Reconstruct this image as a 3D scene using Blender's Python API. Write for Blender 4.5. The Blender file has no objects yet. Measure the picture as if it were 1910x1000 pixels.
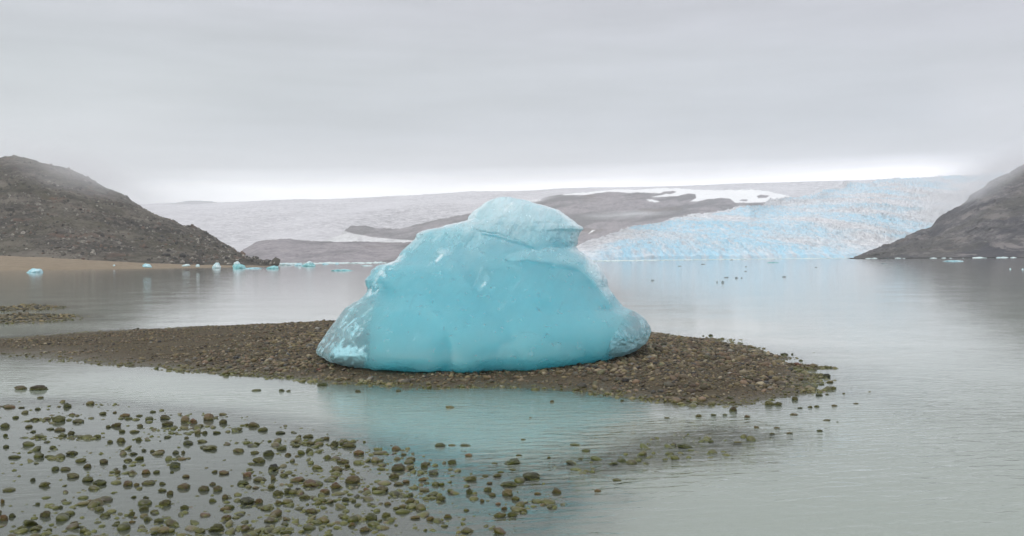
import bpy, math, random
import numpy as np
random.seed(7)
rng = np.random.default_rng(11)
SC = bpy.context.scene
COL = SC.collection
R = math.radians

# ------------------------------------------------------------------ camera
FOC, CX, CY, CAMZ = 1857.0, 955.0, 500.0, 1.7
PITCH = math.atan(15.0 / FOC)          # looks very slightly down
ROLL = 0.009                           # the photo hangs a little to the left
fw = np.array([0.0, math.cos(PITCH), -math.sin(PITCH)])
r0 = np.array([1.0, 0.0, 0.0]); u0 = np.cross(r0, fw)
rt = r0 * math.cos(ROLL) - u0 * math.sin(ROLL)
up = np.cross(rt, fw)
CAM = np.array([0.0, 0.0, CAMZ])

def ray(px, py):
    d = fw + rt * ((px - CX) / FOC) + up * ((CY - py) / FOC)
    return d / d[1]                     # scaled so that y is the distance
def at(px, py, dist):
    return CAM + ray(px, py) * dist
def ground(px, py, z=0.0):
    d = ray(px, py)
    return CAM + d * ((z - CAMZ) / d[2])
def project(P):
    v = P - CAM
    w = v @ fw
    return CX + FOC * (v @ rt) / w, CY - FOC * (v @ up) / w

cd = bpy.data.cameras.new("camera"); cam = bpy.data.objects.new("camera", cd); COL.objects.link(cam)
cd.lens = 36.0 * FOC / 1910.0; cd.sensor_width = 36.0; cd.clip_start = 0.05; cd.clip_end = 40000
from mathutils import Matrix, Vector
M = Matrix(((rt[0], up[0], -fw[0], 0), (rt[1], up[1], -fw[1], 0), (rt[2], up[2], -fw[2], CAMZ), (0, 0, 0, 1)))
cam.matrix_world = M
SC.camera = cam

# ------------------------------------------------------------------ helpers
_perm = np.random.default_rng(5).permutation(256)
_perm = np.concatenate([_perm, _perm, _perm])
_g = np.random.default_rng(6).normal(size=(256, 3)); _g /= np.linalg.norm(_g, axis=1)[:, None]
def pnoise(x, y, z):
    xi, yi, zi = np.floor(x).astype(int), np.floor(y).astype(int), np.floor(z).astype(int)
    xf, yf, zf = x - xi, y - yi, z - zi
    xi &= 255; yi &= 255; zi &= 255
    f = lambda t: t * t * t * (t * (t * 6 - 15) + 10)
    u, v, w = f(xf), f(yf), f(zf)
    out = 0
    for i in (0, 1):
        for j in (0, 1):
            for k in (0, 1):
                g = _g[_perm[_perm[_perm[xi + i] + yi + j] + zi + k]]
                d = g[..., 0] * (xf - i) + g[..., 1] * (yf - j) + g[..., 2] * (zf - k)
                out = out + d * (u if i else 1 - u) * (v if j else 1 - v) * (w if k else 1 - w)
    return out * 1.6
def fbm(x, y, z, octv=5, gain=0.5, ridge=False):
    a, s, o = 1.0, 0.0, 0.0
    x, y, z = np.broadcast_arrays(np.asarray(x, float), np.asarray(y, float), np.asarray(z, float))
    for i in range(octv):
        n = pnoise(x + 17.3 * i, y + 9.1 * i, z + 4.7 * i)
        if ridge: n = 1 - 2 * np.abs(n)
        o = o + a * n; s += a; a *= gain
        x, y, z = x * 2.03, y * 2.03, z * 2.03
    return o / s
def sstep(a, b, x):
    t = np.clip((x - a) / (b - a), 0, 1); return t * t * (3 - 2 * t)
def sdist(px, py, poly):
    """signed distance to a polygon, positive inside"""
    poly = np.asarray(poly, float); n = len(poly)
    d = np.full(px.shape, 1e18); ins = np.zeros(px.shape, bool)
    for i in range(n):
        ax, ay = poly[i]; bx, by = poly[(i + 1) % n]
        ex, ey = bx - ax, by - ay
        t = np.clip(((px - ax) * ex + (py - ay) * ey) / (ex * ex + ey * ey + 1e-12), 0, 1)
        d = np.minimum(d, (px - ax - t * ex) ** 2 + (py - ay - t * ey) ** 2)
        c = (ay > py) != (by > py)
        if abs(by - ay) > 1e-12:
            ins ^= c & (px < (bx - ax) * (py - ay) / (by - ay) + ax)
    d = np.sqrt(d); return np.where(ins, d, -d)
def grid_faces(nr, nc, wrap=False):
    i = np.arange(nr - 1)[:, None]; j = np.arange(nc if wrap else nc - 1)[None, :]
    j2 = (j + 1) % nc
    a = i * nc + j; b = i * nc + j2; c = (i + 1) * nc + j2; d = (i + 1) * nc + j
    return np.stack([a, b, c, d], -1).reshape(-1, 4)
def new_mesh(name, V, F, mat=None, smooth=True, attrs=None, parent=None):
    me = bpy.data.meshes.new(name)
    V = np.ascontiguousarray(V, dtype=np.float32); F = np.asarray(F)
    k = F.shape[1]
    me.vertices.add(len(V)); me.vertices.foreach_set("co", V.ravel())
    me.loops.add(F.size); me.loops.foreach_set("vertex_index", F.astype(np.int32).ravel())
    me.polygons.add(len(F)); me.polygons.foreach_set("loop_start", np.arange(0, F.size, k, dtype=np.int32))
    try: me.polygons.foreach_set("loop_total", np.full(len(F), k, dtype=np.int32))
    except Exception: pass
    me.polygons.foreach_set("use_smooth", np.full(len(F), smooth))
    me.update(calc_edges=True); me.validate()
    for nm, val in (attrs or {}).items():
        val = np.asarray(val, np.float32)
        if val.ndim == 1:
            a = me.attributes.new(nm, 'FLOAT', 'POINT'); a.data.foreach_set("value", val)
        else:
            a = me.attributes.new(nm, 'FLOAT_COLOR', 'POINT')
            if val.shape[1] == 3: val = np.concatenate([val, np.ones((len(val), 1), np.float32)], 1)
            a.data.foreach_set("color", np.ascontiguousarray(val).ravel())
    o = bpy.data.objects.new(name, me); COL.objects.link(o)
    if mat: me.materials.append(mat)
    if parent: o.parent = parent
    return o
def tag(o, label=None, cat=None, group=None, kind=None):
    if label: o["label"] = label
    if cat: o["category"] = cat
    if group: o["group"] = group
    if kind: o["kind"] = kind
    return o

# ------------------------------------------------------------------ node helpers
class NT:
    def __init__(s, name):
        s.m = bpy.data.materials.new(name); s.m.use_nodes = True
        s.t = s.m.node_tree; s.t.nodes.clear()
        s.out = s.n('ShaderNodeOutputMaterial')
    def n(s, typ, **kw):
        nd = s.t.nodes.new(typ)
        for k, v in kw.items():
            if k.startswith('i_'):
                key = k[2:].replace('_', ' '); nd.inputs[key].default_value = v
            else: setattr(nd, k, v)
        return nd
    def l(s, a, b): s.t.links.new(a, b)
    def coord(s, scale=(1, 1, 1), rot=(0, 0, 0), kind='Object'):
        tc = s.n('ShaderNodeTexCoord'); mp = s.n('ShaderNodeMapping')
        mp.inputs['Scale'].default_value = scale; mp.inputs['Rotation'].default_value = rot
        if any(rot):
            mr_ = s.n('ShaderNodeMapping'); mr_.inputs['Rotation'].default_value = rot; mp.inputs['Rotation'].default_value = (0, 0, 0)
            s.l(tc.outputs[kind], mr_.inputs['Vector']); s.l(mr_.outputs['Vector'], mp.inputs['Vector'])
        else: s.l(tc.outputs[kind], mp.inputs['Vector'])
        return mp.outputs['Vector']
    def noise(s, vec, scale, detail=4, rough=0.55, dist=0.0):
        nd = s.n('ShaderNodeTexNoise'); nd.inputs['Scale'].default_value = scale
        nd.inputs['Detail'].default_value = detail; nd.inputs['Roughness'].default_value = rough
        nd.inputs['Distortion'].default_value = dist
        s.l(vec, nd.inputs['Vector']); return nd.outputs['Fac']
    def ramp(s, fac, pts, interp='LINEAR'):
        nd = s.n('ShaderNodeValToRGB'); cr = nd.color_ramp; cr.interpolation = interp
        while len(cr.elements) < len(pts): cr.elements.new(0.5)
        for e, (p, c) in zip(cr.elements, pts):
            e.position = p; e.color = (c, c, c, 1) if not hasattr(c, '__len__') else (*c, 1)
        s.l(fac, nd.inputs['Fac']); return nd.outputs['Color']
    def mix(s, fac, a, b, typ='MIX'):
        nd = s.n('ShaderNodeMix'); nd.data_type = 'RGBA'; nd.blend_type = typ
        for val, idx in ((fac, 0), (a, 6), (b, 7)):
            if hasattr(val, 'node'): s.l(val, nd.inputs[idx])
            elif hasattr(val, '__len__'): nd.inputs[idx].default_value = (*val, 1)
            else: nd.inputs[idx].default_value = val
        return nd.outputs[2]
    def math(s, op, a, b=None, clamp=False):
        nd = s.n('ShaderNodeMath', operation=op); nd.use_clamp = clamp
        for val, idx in ((a, 0), (b, 1)):
            if val is None: continue
            if hasattr(val, 'node'): s.l(val, nd.inputs[idx])
            else: nd.inputs[idx].default_value = val
        return nd.outputs[0]
    def attr(s, name, out='Fac'):
        nd = s.n('ShaderNodeAttribute', attribute_name=name); return nd.outputs[out]
    def bump(s, h, strength, dist, normal=None):
        nd = s.n('ShaderNodeBump'); nd.inputs['Strength'].default_value = strength
        nd.inputs['Distance'].default_value = dist; s.l(h, nd.inputs['Height'])
        if normal is not None: s.l(normal, nd.inputs['Normal'])
        return nd.outputs['Normal']
    def bsdf(s, color, rough=0.8, normal=None, **kw):
        b = s.n('ShaderNodeBsdfPrincipled')
        for key, val in (('Base Color', color), ('Roughness', rough)):
            if hasattr(val, 'node'): s.l(val, b.inputs[key])
            elif hasattr(val, '__len__'): b.inputs[key].default_value = (*val, 1)
            else: b.inputs[key].default_value = val
        if normal is not None: s.l(normal, b.inputs['Normal'])
        for k, v in kw.items(): b.inputs[k].default_value = v
        return b
    def done(s, shader): s.l(shader, s.out.inputs['Surface']); return s.m

# ------------------------------------------------------------------ world and sun (overcast)
SUN_EL, SUN_AZ = R(48), R(215)          # behind the camera, to the left
w = bpy.data.worlds.new("World"); SC.world = w; w.use_nodes = True
t = w.node_tree; t.nodes.clear()
N = lambda typ: t.nodes.new(typ)
outw = N('ShaderNodeOutputWorld'); bg = N('ShaderNodeBackground'); bg.inputs['Strength'].default_value = 0.1
t.links.new(bg.outputs[0], outw.inputs['Surface'])
sky = N('ShaderNodeTexSky'); sky.sky_type = 'NISHITA'; sky.sun_disc = False
sky.sun_elevation = SUN_EL; sky.sun_rotation = SUN_AZ; sky.air_density = 1.0; sky.dust_density = 3.0
tc = N('ShaderNodeTexCoord'); sep = N('ShaderNodeSeparateXYZ'); t.links.new(tc.outputs['Generated'], sep.inputs[0])
def wmath(op, a, b, clamp=False):
    nd = N('ShaderNodeMath'); nd.operation = op; nd.use_clamp = clamp
    for v, i in ((a, 0), (b, 1)):
        if hasattr(v, 'node'): t.links.new(v, nd.inputs[i])
        else: nd.inputs[i].default_value = v
    return nd.outputs[0]
def wnoise(scale, sc, detail, rough=0.5):
    mp = N('ShaderNodeMapping'); mp.inputs['Scale'].default_value = scale; t.links.new(tc.outputs['Generated'], mp.inputs[0])
    nd = N('ShaderNodeTexNoise'); nd.inputs['Scale'].default_value = sc; nd.inputs['Detail'].default_value = detail
    nd.inputs['Roughness'].default_value = rough
    t.links.new(mp.outputs[0], nd.inputs['Vector']); return nd.outputs['Fac']
def wramp(fac, pts, interp='EASE'):
    nd = N('ShaderNodeValToRGB'); cr = nd.color_ramp; cr.interpolation = interp
    while len(cr.elements) < len(pts): cr.elements.new(0.5)
    for e, (p, c) in zip(cr.elements, pts): e.position = p; e.color = (*c, 1)
    t.links.new(fac, nd.inputs[0]); return nd.outputs[0]
n1 = wnoise((1.6, 1.6, 16), 1.5, 5, 0.55)
n2 = wnoise((1.2, 1.2, 9), 4.0, 4, 0.5)
v = wmath('ADD', sep.outputs['Z'], wmath('MULTIPLY', wmath('SUBTRACT', n1, 0.5), 0.022))
v = wmath('SUBTRACT', v, wmath('MULTIPLY', sep.outputs['X'], 0.010))   # cloud base lifts to the right
v2 = wmath('MULTIPLY', v, 2.0, True)
K = 1 / 1.5                                          # ramp holds radiance / 1.5
def g(r_, g_, b_): return (r_ * K, g_ * K, b_ * K)
cloud = wramp(v2, [(0.0, g(.74, .76, .78)), (0.105, g(.95, .96, .96)), (0.122, g(2.3, 2.3, 2.3)), (0.146, g(2.15, 2.16, 2.16)), (0.166, g(1.1, 1.13, 1.14)),
                   (0.190, g(.54, .58, .59)), (0.25, g(.42, .465, .485)), (0.36, g(.445, .48, .50)), (0.52, g(.51, .515, .56)),
                   (0.80, g(.72, .73, .77)), (1.0, g(1.0, 1.01, 1.03))], 'LINEAR')
# left end of the bright gap is closed by cloud
lf = N('ShaderNodeMapRange'); lf.inputs['From Min'].default_value = -0.41; lf.inputs['From Max'].default_value = -0.22
lf.interpolation_type = 'SMOOTHSTEP'
t.links.new(sep.outputs['X'], lf.inputs['Value'])
zf = N('ShaderNodeMapRange'); zf.inputs['From Min'].default_value = 0.11; zf.inputs['From Max'].default_value = 0.2
t.links.new(sep.outputs['Z'], zf.inputs['Value'])
keep = wmath('MAXIMUM', lf.outputs[0], zf.outputs[0])
rf = N('ShaderNodeMapRange'); rf.inputs['From Min'].default_value = 0.455; rf.inputs['From Max'].default_value = 0.36; rf.interpolation_type = 'SMOOTHSTEP'
t.links.new(sep.outputs['X'], rf.inputs['Value']); keep = wmath('MINIMUM', keep, wmath('MAXIMUM', rf.outputs[0], zf.outputs[0]))
yf = wmath('LESS_THAN', sep.outputs['Y'], 0.0); keep = wmath('MAXIMUM', keep, yf)
mx = N('ShaderNodeMix'); mx.data_type = 'RGBA'; t.links.new(keep, mx.inputs[0])
mx.inputs[6].default_value = (*g(.52, .55, .56), 1); t.links.new(cloud, mx.inputs[7])
# soft texture of the cloud deck
tex = wmath('ADD', 0.72, wmath('MULTIPLY', n2, 0.56))
sc_ = N('ShaderNodeVectorMath'); sc_.operation = 'SCALE'; t.links.new(mx.outputs[2], sc_.inputs[0])
t.links.new(wmath('MULTIPLY', tex, 16.5), sc_.inputs['Scale'])
tn = N('ShaderNodeMapRange'); tn.inputs['From Min'].default_value = -0.4; tn.inputs['From Max'].default_value = 0.45
t.links.new(wmath('ADD', sep.outputs['X'], wmath('MULTIPLY', wmath('SUBTRACT', n2, 0.5), 0.8)), tn.inputs['Value'])
tc_ = N('ShaderNodeMix'); tc_.data_type = 'RGBA'; t.links.new(tn.outputs[0], tc_.inputs[0]); tc_.inputs[6].default_value = (.985, 1.01, 1.0, 1); tc_.inputs[7].default_value = (1.01, .985, 1.025, 1)
tm_ = N('ShaderNodeMix'); tm_.data_type = 'RGBA'; tm_.blend_type = 'MULTIPLY'; tm_.inputs[0].default_value = 1.0
t.links.new(sc_.outputs[0], tm_.inputs[6]); t.links.new(tc_.outputs[2], tm_.inputs[7])
fin = N('ShaderNodeMix'); fin.data_type = 'RGBA'; fin.inputs[0].default_value = 0.94
t.links.new(sky.outputs[0], fin.inputs[6]); t.links.new(tm_.outputs[2], fin.inputs[7])
t.links.new(fin.outputs[2], bg.inputs['Color'])
ld = bpy.data.lights.new("sun", 'SUN'); ld.energy = 1.2; ld.angle = R(14); ld.color = (1.0, 0.96, 0.9)
lo = bpy.data.objects.new("sun", ld); COL.objects.link(lo)
sd = Vector((math.sin(SUN_AZ) * math.cos(SUN_EL), math.cos(SUN_AZ) * math.cos(SUN_EL), math.sin(SUN_EL)))
lo.rotation_euler = sd.to_track_quat('Z', 'Y').to_euler()
lo.location = (0, 0, 60)

# ------------------------------------------------------------------ ground under and around the water
NX0, NX1, NY0, NY1 = -23.0, 17.0, 2.0, 47.0
BAR_PX = [(-160, 668), (-160, 640), (0, 631), (150, 619), (350, 609), (600, 601), (800, 600), (1000, 604), (1215, 621), (1300, 630), (1400, 645),
          (1475, 664), (1520, 690), (1525, 715), (1490, 742), (1400, 757), (1250, 755), (1130, 741), (1050, 729), (940, 723), (800, 726),
          (700, 719), (600, 713), (500, 705), (400, 696), (300, 690), (150, 680), (60, 671), (0, 664)]
BAR = [tuple(ground(*p)[:2]) for p in BAR_PX]
FG_PX = [(-300, 745), (0, 750), (120, 752), (400, 772), (560, 805), (700, 835), (800, 868), (900, 885), (1010, 905), (1020, 935), (960, 990), (900, 1060), (-500, 1060)]
FG = [tuple(ground(*p)[:2]) for p in FG_PX]
DENSE_PX = [(430, 980), (560, 820), (700, 838), (800, 870), (850, 905), (800, 945), (700, 975), (500, 1030)]
DENSE = [tuple(ground(*p)[:2]) for p in DENSE_PX]
PATCH1 = [tuple(ground(*p)[:2]) for p in [(-60, 567), (60, 568), (115, 574), (60, 580), (-60, 582)]]
PATCH2 = [tuple(ground(*p)[:2]) for p in [(-60, 590), (40, 587), (130, 588), (145, 594), (110, 600), (40, 603), (-60, 604)]]
RIF = [tuple(ground(*p)[:2]) for p in [(1040, 870), (1160, 845), (1230, 815), (1350, 800), (1420, 815), (1330, 850), (1220, 865), (1100, 885)]]

def ground_z(x, y, detail=True):
    db = sdist(x, y, BAR); df = sdist(x, y, FG); d1 = np.maximum(sdist(x, y, PATCH1), sdist(x, y, PATCH2)); dr = sdist(x, y, RIF)
    wob = (0.35 + 0.45 * sstep(3.0, 5.0, x)) * fbm(x * 0.7, y * 0.7, 0 * x, 3) + 0.35 * sstep(3.0, 5.0, x) * fbm(x * 2, y * 2, 0 * x + 8, 2) + 0.12 * fbm(x * 3, y * 3, 0 * x + 3, 2)
    db = db + wob
    taper = 0.45 + 0.55 * sstep(-8.5, -2.5, x)
    zin = 0.30 * taper * (1 - np.exp(-np.maximum(db, 0) / 2.2))
    dl = np.maximum(np.maximum(db, df + 0.2), np.maximum(d1, dr))
    out = np.maximum(-dl, 0)
    zo = -0.012 - 0.16 * (1 - np.exp(-out / 1.1)) - 0.05 * np.minimum(out, 12)
    zo = np.where(df > -0.6, np.maximum(zo, -0.05 + 0.03 * fbm(x * 0.8, y * 1.3, 0 * x + 9, 3)), zo)
    zo = np.where(d1 > -1.0, np.maximum(zo, -0.05 + 0.07 * sstep(-0.8, 0.3, d1) + 0.02 * fbm(x, y, 0 * x + 4, 2)), zo)
    zo = np.where(dr > -0.3, np.maximum(zo, -0.10 + 0.035 * sstep(-0.3, 0.4, dr)), zo)
    z = np.where(db > 0, zin - 0.012, np.maximum(zo, np.where(db > -3, -0.012 - 0.085 * np.maximum(-db, 0), -9)))
    edge = np.minimum(np.minimum(x - NX0, NX1 - x), np.minimum(y - NY0 + 2, NY1 - y))
    z = z - 1.2 * (1 - sstep(0, 3.0, edge))
    if detail:
        z = z + 0.018 * fbm(x * 2.5, y * 2.5, 0 * x + 1, 3) * sstep(-0.3, 0.4, db)
    return z, db, df, d1

def bed_mat():
    s = NT("wet_gravel_ground"); v = s.coord()
    geo = s.n('ShaderNodeNewGeometry'); sp = s.n('ShaderNodeSeparateXYZ'); s.l(geo.outputs['Position'], sp.inputs[0])
    a = s.noise(v, 1.3, 5); b = s.noise(v, 22, 4, 0.65); c = s.noise(v, 75, 3, 0.7)
    base = s.ramp(b, [(0.28, (.040, .032, .020)), (0.48, (.078, .062, .038)), (0.62, (.110, .088, .056)), (0.78, (.16, .14, .10))])
    base = s.mix(s.ramp(a, [(0.4, 0.0), (0.65, 0.6)]), base, (.070, .060, .037))
    silt = s.mix(a, (.095, .098, .060), (.060, .068, .034))
    mr = s.n('ShaderNodeMapRange'); s.l(sp.outputs['Z'], mr.inputs['Value'])
    mr.inputs['From Min'].default_value = -0.035; mr.inputs['From Max'].default_value = 0.03
    base = s.mix(mr.outputs[0], silt, base)
    wet = s.n('ShaderNodeMapRange'); s.l(sp.outputs['Z'], wet.inputs['Value'])
    wet.inputs['From Min'].default_value = 0.0; wet.inputs['From Max'].default_value = 0.07
    wet.inputs['To Min'].default_value = 0.35; wet.inputs['To Max'].default_value = 0.85
    h = s.math('ADD', s.math('MULTIPLY', b, 1.0), s.math('MULTIPLY', c, 0.5))
    nb = s.bump(h, 0.9, 0.03)
    return s.done(s.bsdf(base, wet.outputs[0], nb, **{'Specular IOR Level': 0.22}).outputs[0])
cell = 0.06
gx = np.arange(NX0, NX1 + 1e-6, cell); gy = np.arange(NY0, NY1 + 1e-6, cell)
GX, GY = np.meshgrid(gx, gy)
GZ, DB, DF, D1 = ground_z(GX, GY)
MB = bed_mat()
bed = new_mesh("gravel_bar", np.stack([GX, GY, GZ], -1).reshape(-1, 3), grid_faces(len(gy), len(gx)), MB)
tag(bed, "low brown gravel bar rising out of the shallow water under the blue iceberg", "gravel bar", kind="structure")
def gz_at(x, y):
    i = (y - NY0) / cell; j = (x - NX0) / cell
    i = np.clip(i, 0, len(gy) - 1.001); j = np.clip(j, 0, len(gx) - 1.001)
    i0 = np.floor(i).astype(int); j0 = np.floor(j).astype(int); a = i - i0; b = j - j0
    return (GZ[i0, j0] * (1 - a) * (1 - b) + GZ[i0 + 1, j0] * a * (1 - b) + GZ[i0, j0 + 1] * (1 - a) * b + GZ[i0 + 1, j0 + 1] * a * b)

FAR = 7500.0
sm = NT("silt"); lake_bed = new_mesh("lake_bed", [(-FAR, -450, -3), (FAR, -450, -3), (FAR, FAR, -3), (-FAR, FAR, -3)], [(0, 1, 2, 3)],
    sm.done(sm.bsdf(sm.mix(sm.noise(sm.coord(), 0.2), (.06, .065, .045), (.10, .10, .075)), 0.9).outputs[0]))
tag(lake_bed, "silty bed of the glacial lake far below the water", "lake bed", kind="structure")

# ------------------------------------------------------------------ water: one sheet, fine near the bar so that it can hold its depth
def water_mat():
    s = NT("glacial_water"); v = s.coord()
    depth = s.attr("depth")
    geo = s.n('ShaderNodeNewGeometry')
    # ripples: small wavelets, longer swell, with calm and rough patches
    patch = s.math('MULTIPLY', s.ramp(s.noise(v, 0.30, 3), [(0.36, 0.25), (0.66, 1.0)]), s.attr("open"))
    riff = s.attr("riffle")
    r1 = s.noise(s.coord((0.65, 2.0, 1), (0, 0, R(-9))), 4.6, 3, 0.5, 0.6)
    r2 = s.noise(s.coord((0.6, 1.3, 1), (0, 0, R(6))), 1.1, 3, 0.5, 0.4)
    r3 = s.noise(s.coord((0.9, 1.5, 1), (0, 0, R(14))), 13.0, 2, 0.5, 0.3)
    h = s.math('ADD', s.math('MULTIPLY', r1, s.math('MULTIPLY', patch, 0.017)), s.math('MULTIPLY', r2, s.math('MULTIPLY', s.attr("open"), 0.012)))
    h = s.math('ADD', h, s.math('MULTIPLY', s.math('MULTIPLY', r1, riff), 0.07))
    h = s.math('ADD', h, s.math('MULTIPLY', r3, s.math('MULTIPLY', patch, 0.0014)))
    nb = s.bump(h, 1.0, 1.0)
    fr = s.n('ShaderNodeFresnel'); fr.inputs['IOR'].default_value = 1.333; s.l(nb, fr.inputs['Normal'])
    gl = s.n('ShaderNodeBsdfGlossy'); gl.inputs['Roughness'].default_value = 0.06; s.l(nb, gl.inputs['Normal'])
    gl.inputs['Color'].default_value = (1, 1, 1, 1)
    df = s.n('ShaderNodeBsdfDiffuse'); df.inputs['Color'].default_value = (.250, .288, .245, 1)
    tr = s.n('ShaderNodeBsdfTransparent'); tr.inputs['Color'].default_value = (.90, .95, .90, 1)
    milky = s.math('SUBTRACT', 1.0, s.math('POWER', 2.718, s.math('MULTIPLY', depth, -20.0)))
    mb = s.n('ShaderNodeMixShader'); s.l(milky, mb.inputs[0]); s.l(tr.outputs[0], mb.inputs[1]); s.l(df.outputs[0], mb.inputs[2])
    ms = s.n('ShaderNodeMixShader'); s.l(fr.outputs[0], ms.inputs[0]); s.l(mb.outputs[0], ms.inputs[1]); s.l(gl.outputs[0], ms.inputs[2])
    return s.done(ms.outputs[0])
wc = 0.2
wx = np.concatenate([[-FAR, -2000, -400, -90], np.arange(NX0, NX1 + 1e-6, wc), [90, 400, 2000, FAR]])
wy = np.concatenate([[-450, -250, -60], np.arange(NY0, NY1 + 1e-6, wc), [110, 400, 2000, FAR]])
WX, WY = np.meshgrid(wx, wy)
inside = (WX >= NX0) & (WX <= NX1) & (WY >= NY0) & (WY <= NY1)
dep = np.where(inside, -gz_at(WX, WY), 3.0)
rif = np.where(inside, sstep(-1.2, 0.6, sdist(WX, WY, RIF)), 0.0)
water = new_mesh("water", np.stack([WX, WY, 0 * WX], -1).reshape(-1, 3), grid_faces(len(wy), len(wx)), water_mat(),
                 attrs={"open": np.where(inside, (1 - 0.72 * sstep(-0.3, 0.6, sdist(WX, WY, FG))) * (0.22 + 0.78 * sstep(17, 9, WY + 0.3 * np.abs(WX - 2))), 0.22).ravel(), "depth": np.maximum(dep, 0).ravel(), "riffle": rif.ravel()})
tag(water, "calm grey green glacial lake with fine ripples", "water", kind="structure")

# ------------------------------------------------------------------ hills, ice and glacier
def interp_pts(pts, s):
    pts = np.asarray(pts, float); q = (pts[:, 0] - pts[0, 0]) / (pts[-1, 0] - pts[0, 0])
    return np.stack([np.interp(s, q, pts[:, k]) for k in range(3)], -1)
def rays(px, py, dist):
    d = fw[None] + rt[None] * ((px - CX) / FOC)[:, None] + up[None] * ((CY - py) / FOC)[:, None]
    d = d / d[:, 1:2]
    return CAM[None] + d * dist[:, None]
def terrain(name, ridge, foot, nc, nr, prof, mat, disp, back=6, back_len=0.6, attrs=None, tpow=1.0):
    """slope lofted from a foot line to a ridge line, each a list of (px, py, metres), with a falling back side"""
    s = np.linspace(0, 1, nc)
    rp = interp_pts(ridge, s); fp = interp_pts(foot, s)
    Rg = rays(rp[:, 0], rp[:, 1], rp[:, 2]); Ft = rays(fp[:, 0], fp[:, 1], fp[:, 2])
    tt = np.linspace(0, 1, nr) ** tpow
    P = Ft[None] + (Rg - Ft)[None] * tt[:, None, None]
    P[:, :, 2] = Ft[None, :, 2] + (Rg - Ft)[None, :, 2] * prof(tt)[:, None]
    B = []
    for k in range(1, back + 1):
        q = k / back
        Q = Rg + (Rg - Ft) * np.array([1, 1, 0]) * q * back_len
        Q[:, 2] = Rg[:, 2] * (1 - q ** 1.5) - 20 * q
        B.append(Q)
    P = np.concatenate([P, np.stack(B)], 0)
    T = np.concatenate([tt, np.ones(back)])[:, None] + 0 * P[:, :, 0]
    P = disp(P, T, s[None, :] + 0 * T)
    at_ = {}
    if attrs: at_ = attrs(P, T, s[None, :] + 0 * T)
    o = new_mesh(name, P.reshape(-1, 3), grid_faces(P.shape[0], nc), mat, attrs={k: v_.reshape(-1) for k, v_ in at_.items()})
    return o

def rock_mat(name, cols, sc, rust=None, green=None, bump=2.0, strata=None, snow=False, rough=0.9, patch=None):
    s = NT(name); v = s.coord()
    a = s.noise(v, sc, 8, 0.68); b = s.noise(v, sc * 0.12, 4, 0.55); c = s.noise(v, sc * 4, 4, 0.7)
    k = s.math('ADD', s.math('MULTIPLY', a, 0.65), s.math('MULTIPLY', c, 0.35))
    base = s.ramp(k, [(0.36, cols[0]), (0.50, cols[1]), (0.66, cols[2])])
    if strata:
        q = s.noise(s.coord(strata[0], strata[1]), 1.0, 6, 0.6)
        base = s.mix(s.ramp(q, [(0.46, 0.0), (0.56, 0.85)]), base, strata[2])
        if len(strata) > 3: base = s.mix(s.ramp(s.noise(s.coord([k_ * 2.6 for k_ in strata[0]], strata[1]), 1.0, 4, 0.6), [(0.55, 0.0), (0.63, 0.7)]), base, strata[3])
    if green: base = s.mix(s.ramp(b, [(0.45, 0.0), (0.62, 0.6)]), base, green)
    if rust:
        rr = s.noise(s.coord((1, 1, 2.5)), sc * 0.2, 5, 0.6)
        base = s.mix(s.ramp(rr, [(0.58, 0.0), (0.68, 0.7)]), base, rust)
    if patch:
        pp = s.noise(v, patch, 5, 0.65)
        base = s.mix(s.ramp(pp, [(0.35, 0.75), (0.50, 0.0)]), base, cols[0]); base = s.mix(s.ramp(pp, [(0.52, 0.0), (0.66, 0.7)]), base, cols[2])
    if snow:
        base = s.mix(s.attr("snow"), base, (.86, .87, .88))
    nb = s.bump(k, 1.0, bump)
    return s.done(s.bsdf(base, rough, nb, **{'Specular IOR Level': 0.2}).outputs[0])

# --- left hill with its scree
def d_left(P, T, S):
    x, y, z = P[..., 0], P[..., 1], P[..., 2]
    m = np.clip(T * 5, 0, 1)
    n = fbm(x / 60, y / 60, z / 60, 4) * 6 + fbm(x / 11, y / 11, z / 11, 4, 0.6) * 2.2 + np.maximum(fbm(x / 3.5, y / 3.5, z / 3.5, 2), 0) * 1.5
    rid = np.where(T > 0.93, 0.55, 1.0)
    P = P.copy(); P[..., 2] += n * m * rid; P[..., 1] += m * fbm(x / 18, z / 18, y / 18, 4) * 6 * rid
    return P
lm = rock_mat("scree", [(.022, .020, .017), (.075, .066, .052), (.19, .17, .14)], 0.20, rust=(.16, .085, .055), green=(.078, .072, .042), bump=2.5, patch=0.035)
left_hill = terrain("hill", [(-700, 250, 800), (-350, 262, 800), (-150, 285, 790), (-60, 296, 780), (0, 296, 770), (30, 293, 760), (70, 303, 750), (130, 318, 730), (165, 333, 720), (200, 352, 705), (240, 372, 690),
    (270, 390, 670), (300, 408, 650), (330, 422, 630), (370, 433, 605), (400, 447, 580), (430, 460, 555), (460, 478, 525), (490, 491.5, 500), (514, 496.5, 392)],
    [(-700, 487, 500), (-100, 479, 420), (0, 479, 415), (120, 485, 410), (250, 491, 405), (380, 496, 400), (455, 497, 395), (490, 497, 392), (514, 496.5, 392)],
    560, 220, lambda t_: 1 - (1 - t_) ** 1.25, lm, d_left)
tag(left_hill, "dark brown boulder strewn hill at the left shore", "hill", kind="structure")

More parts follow.
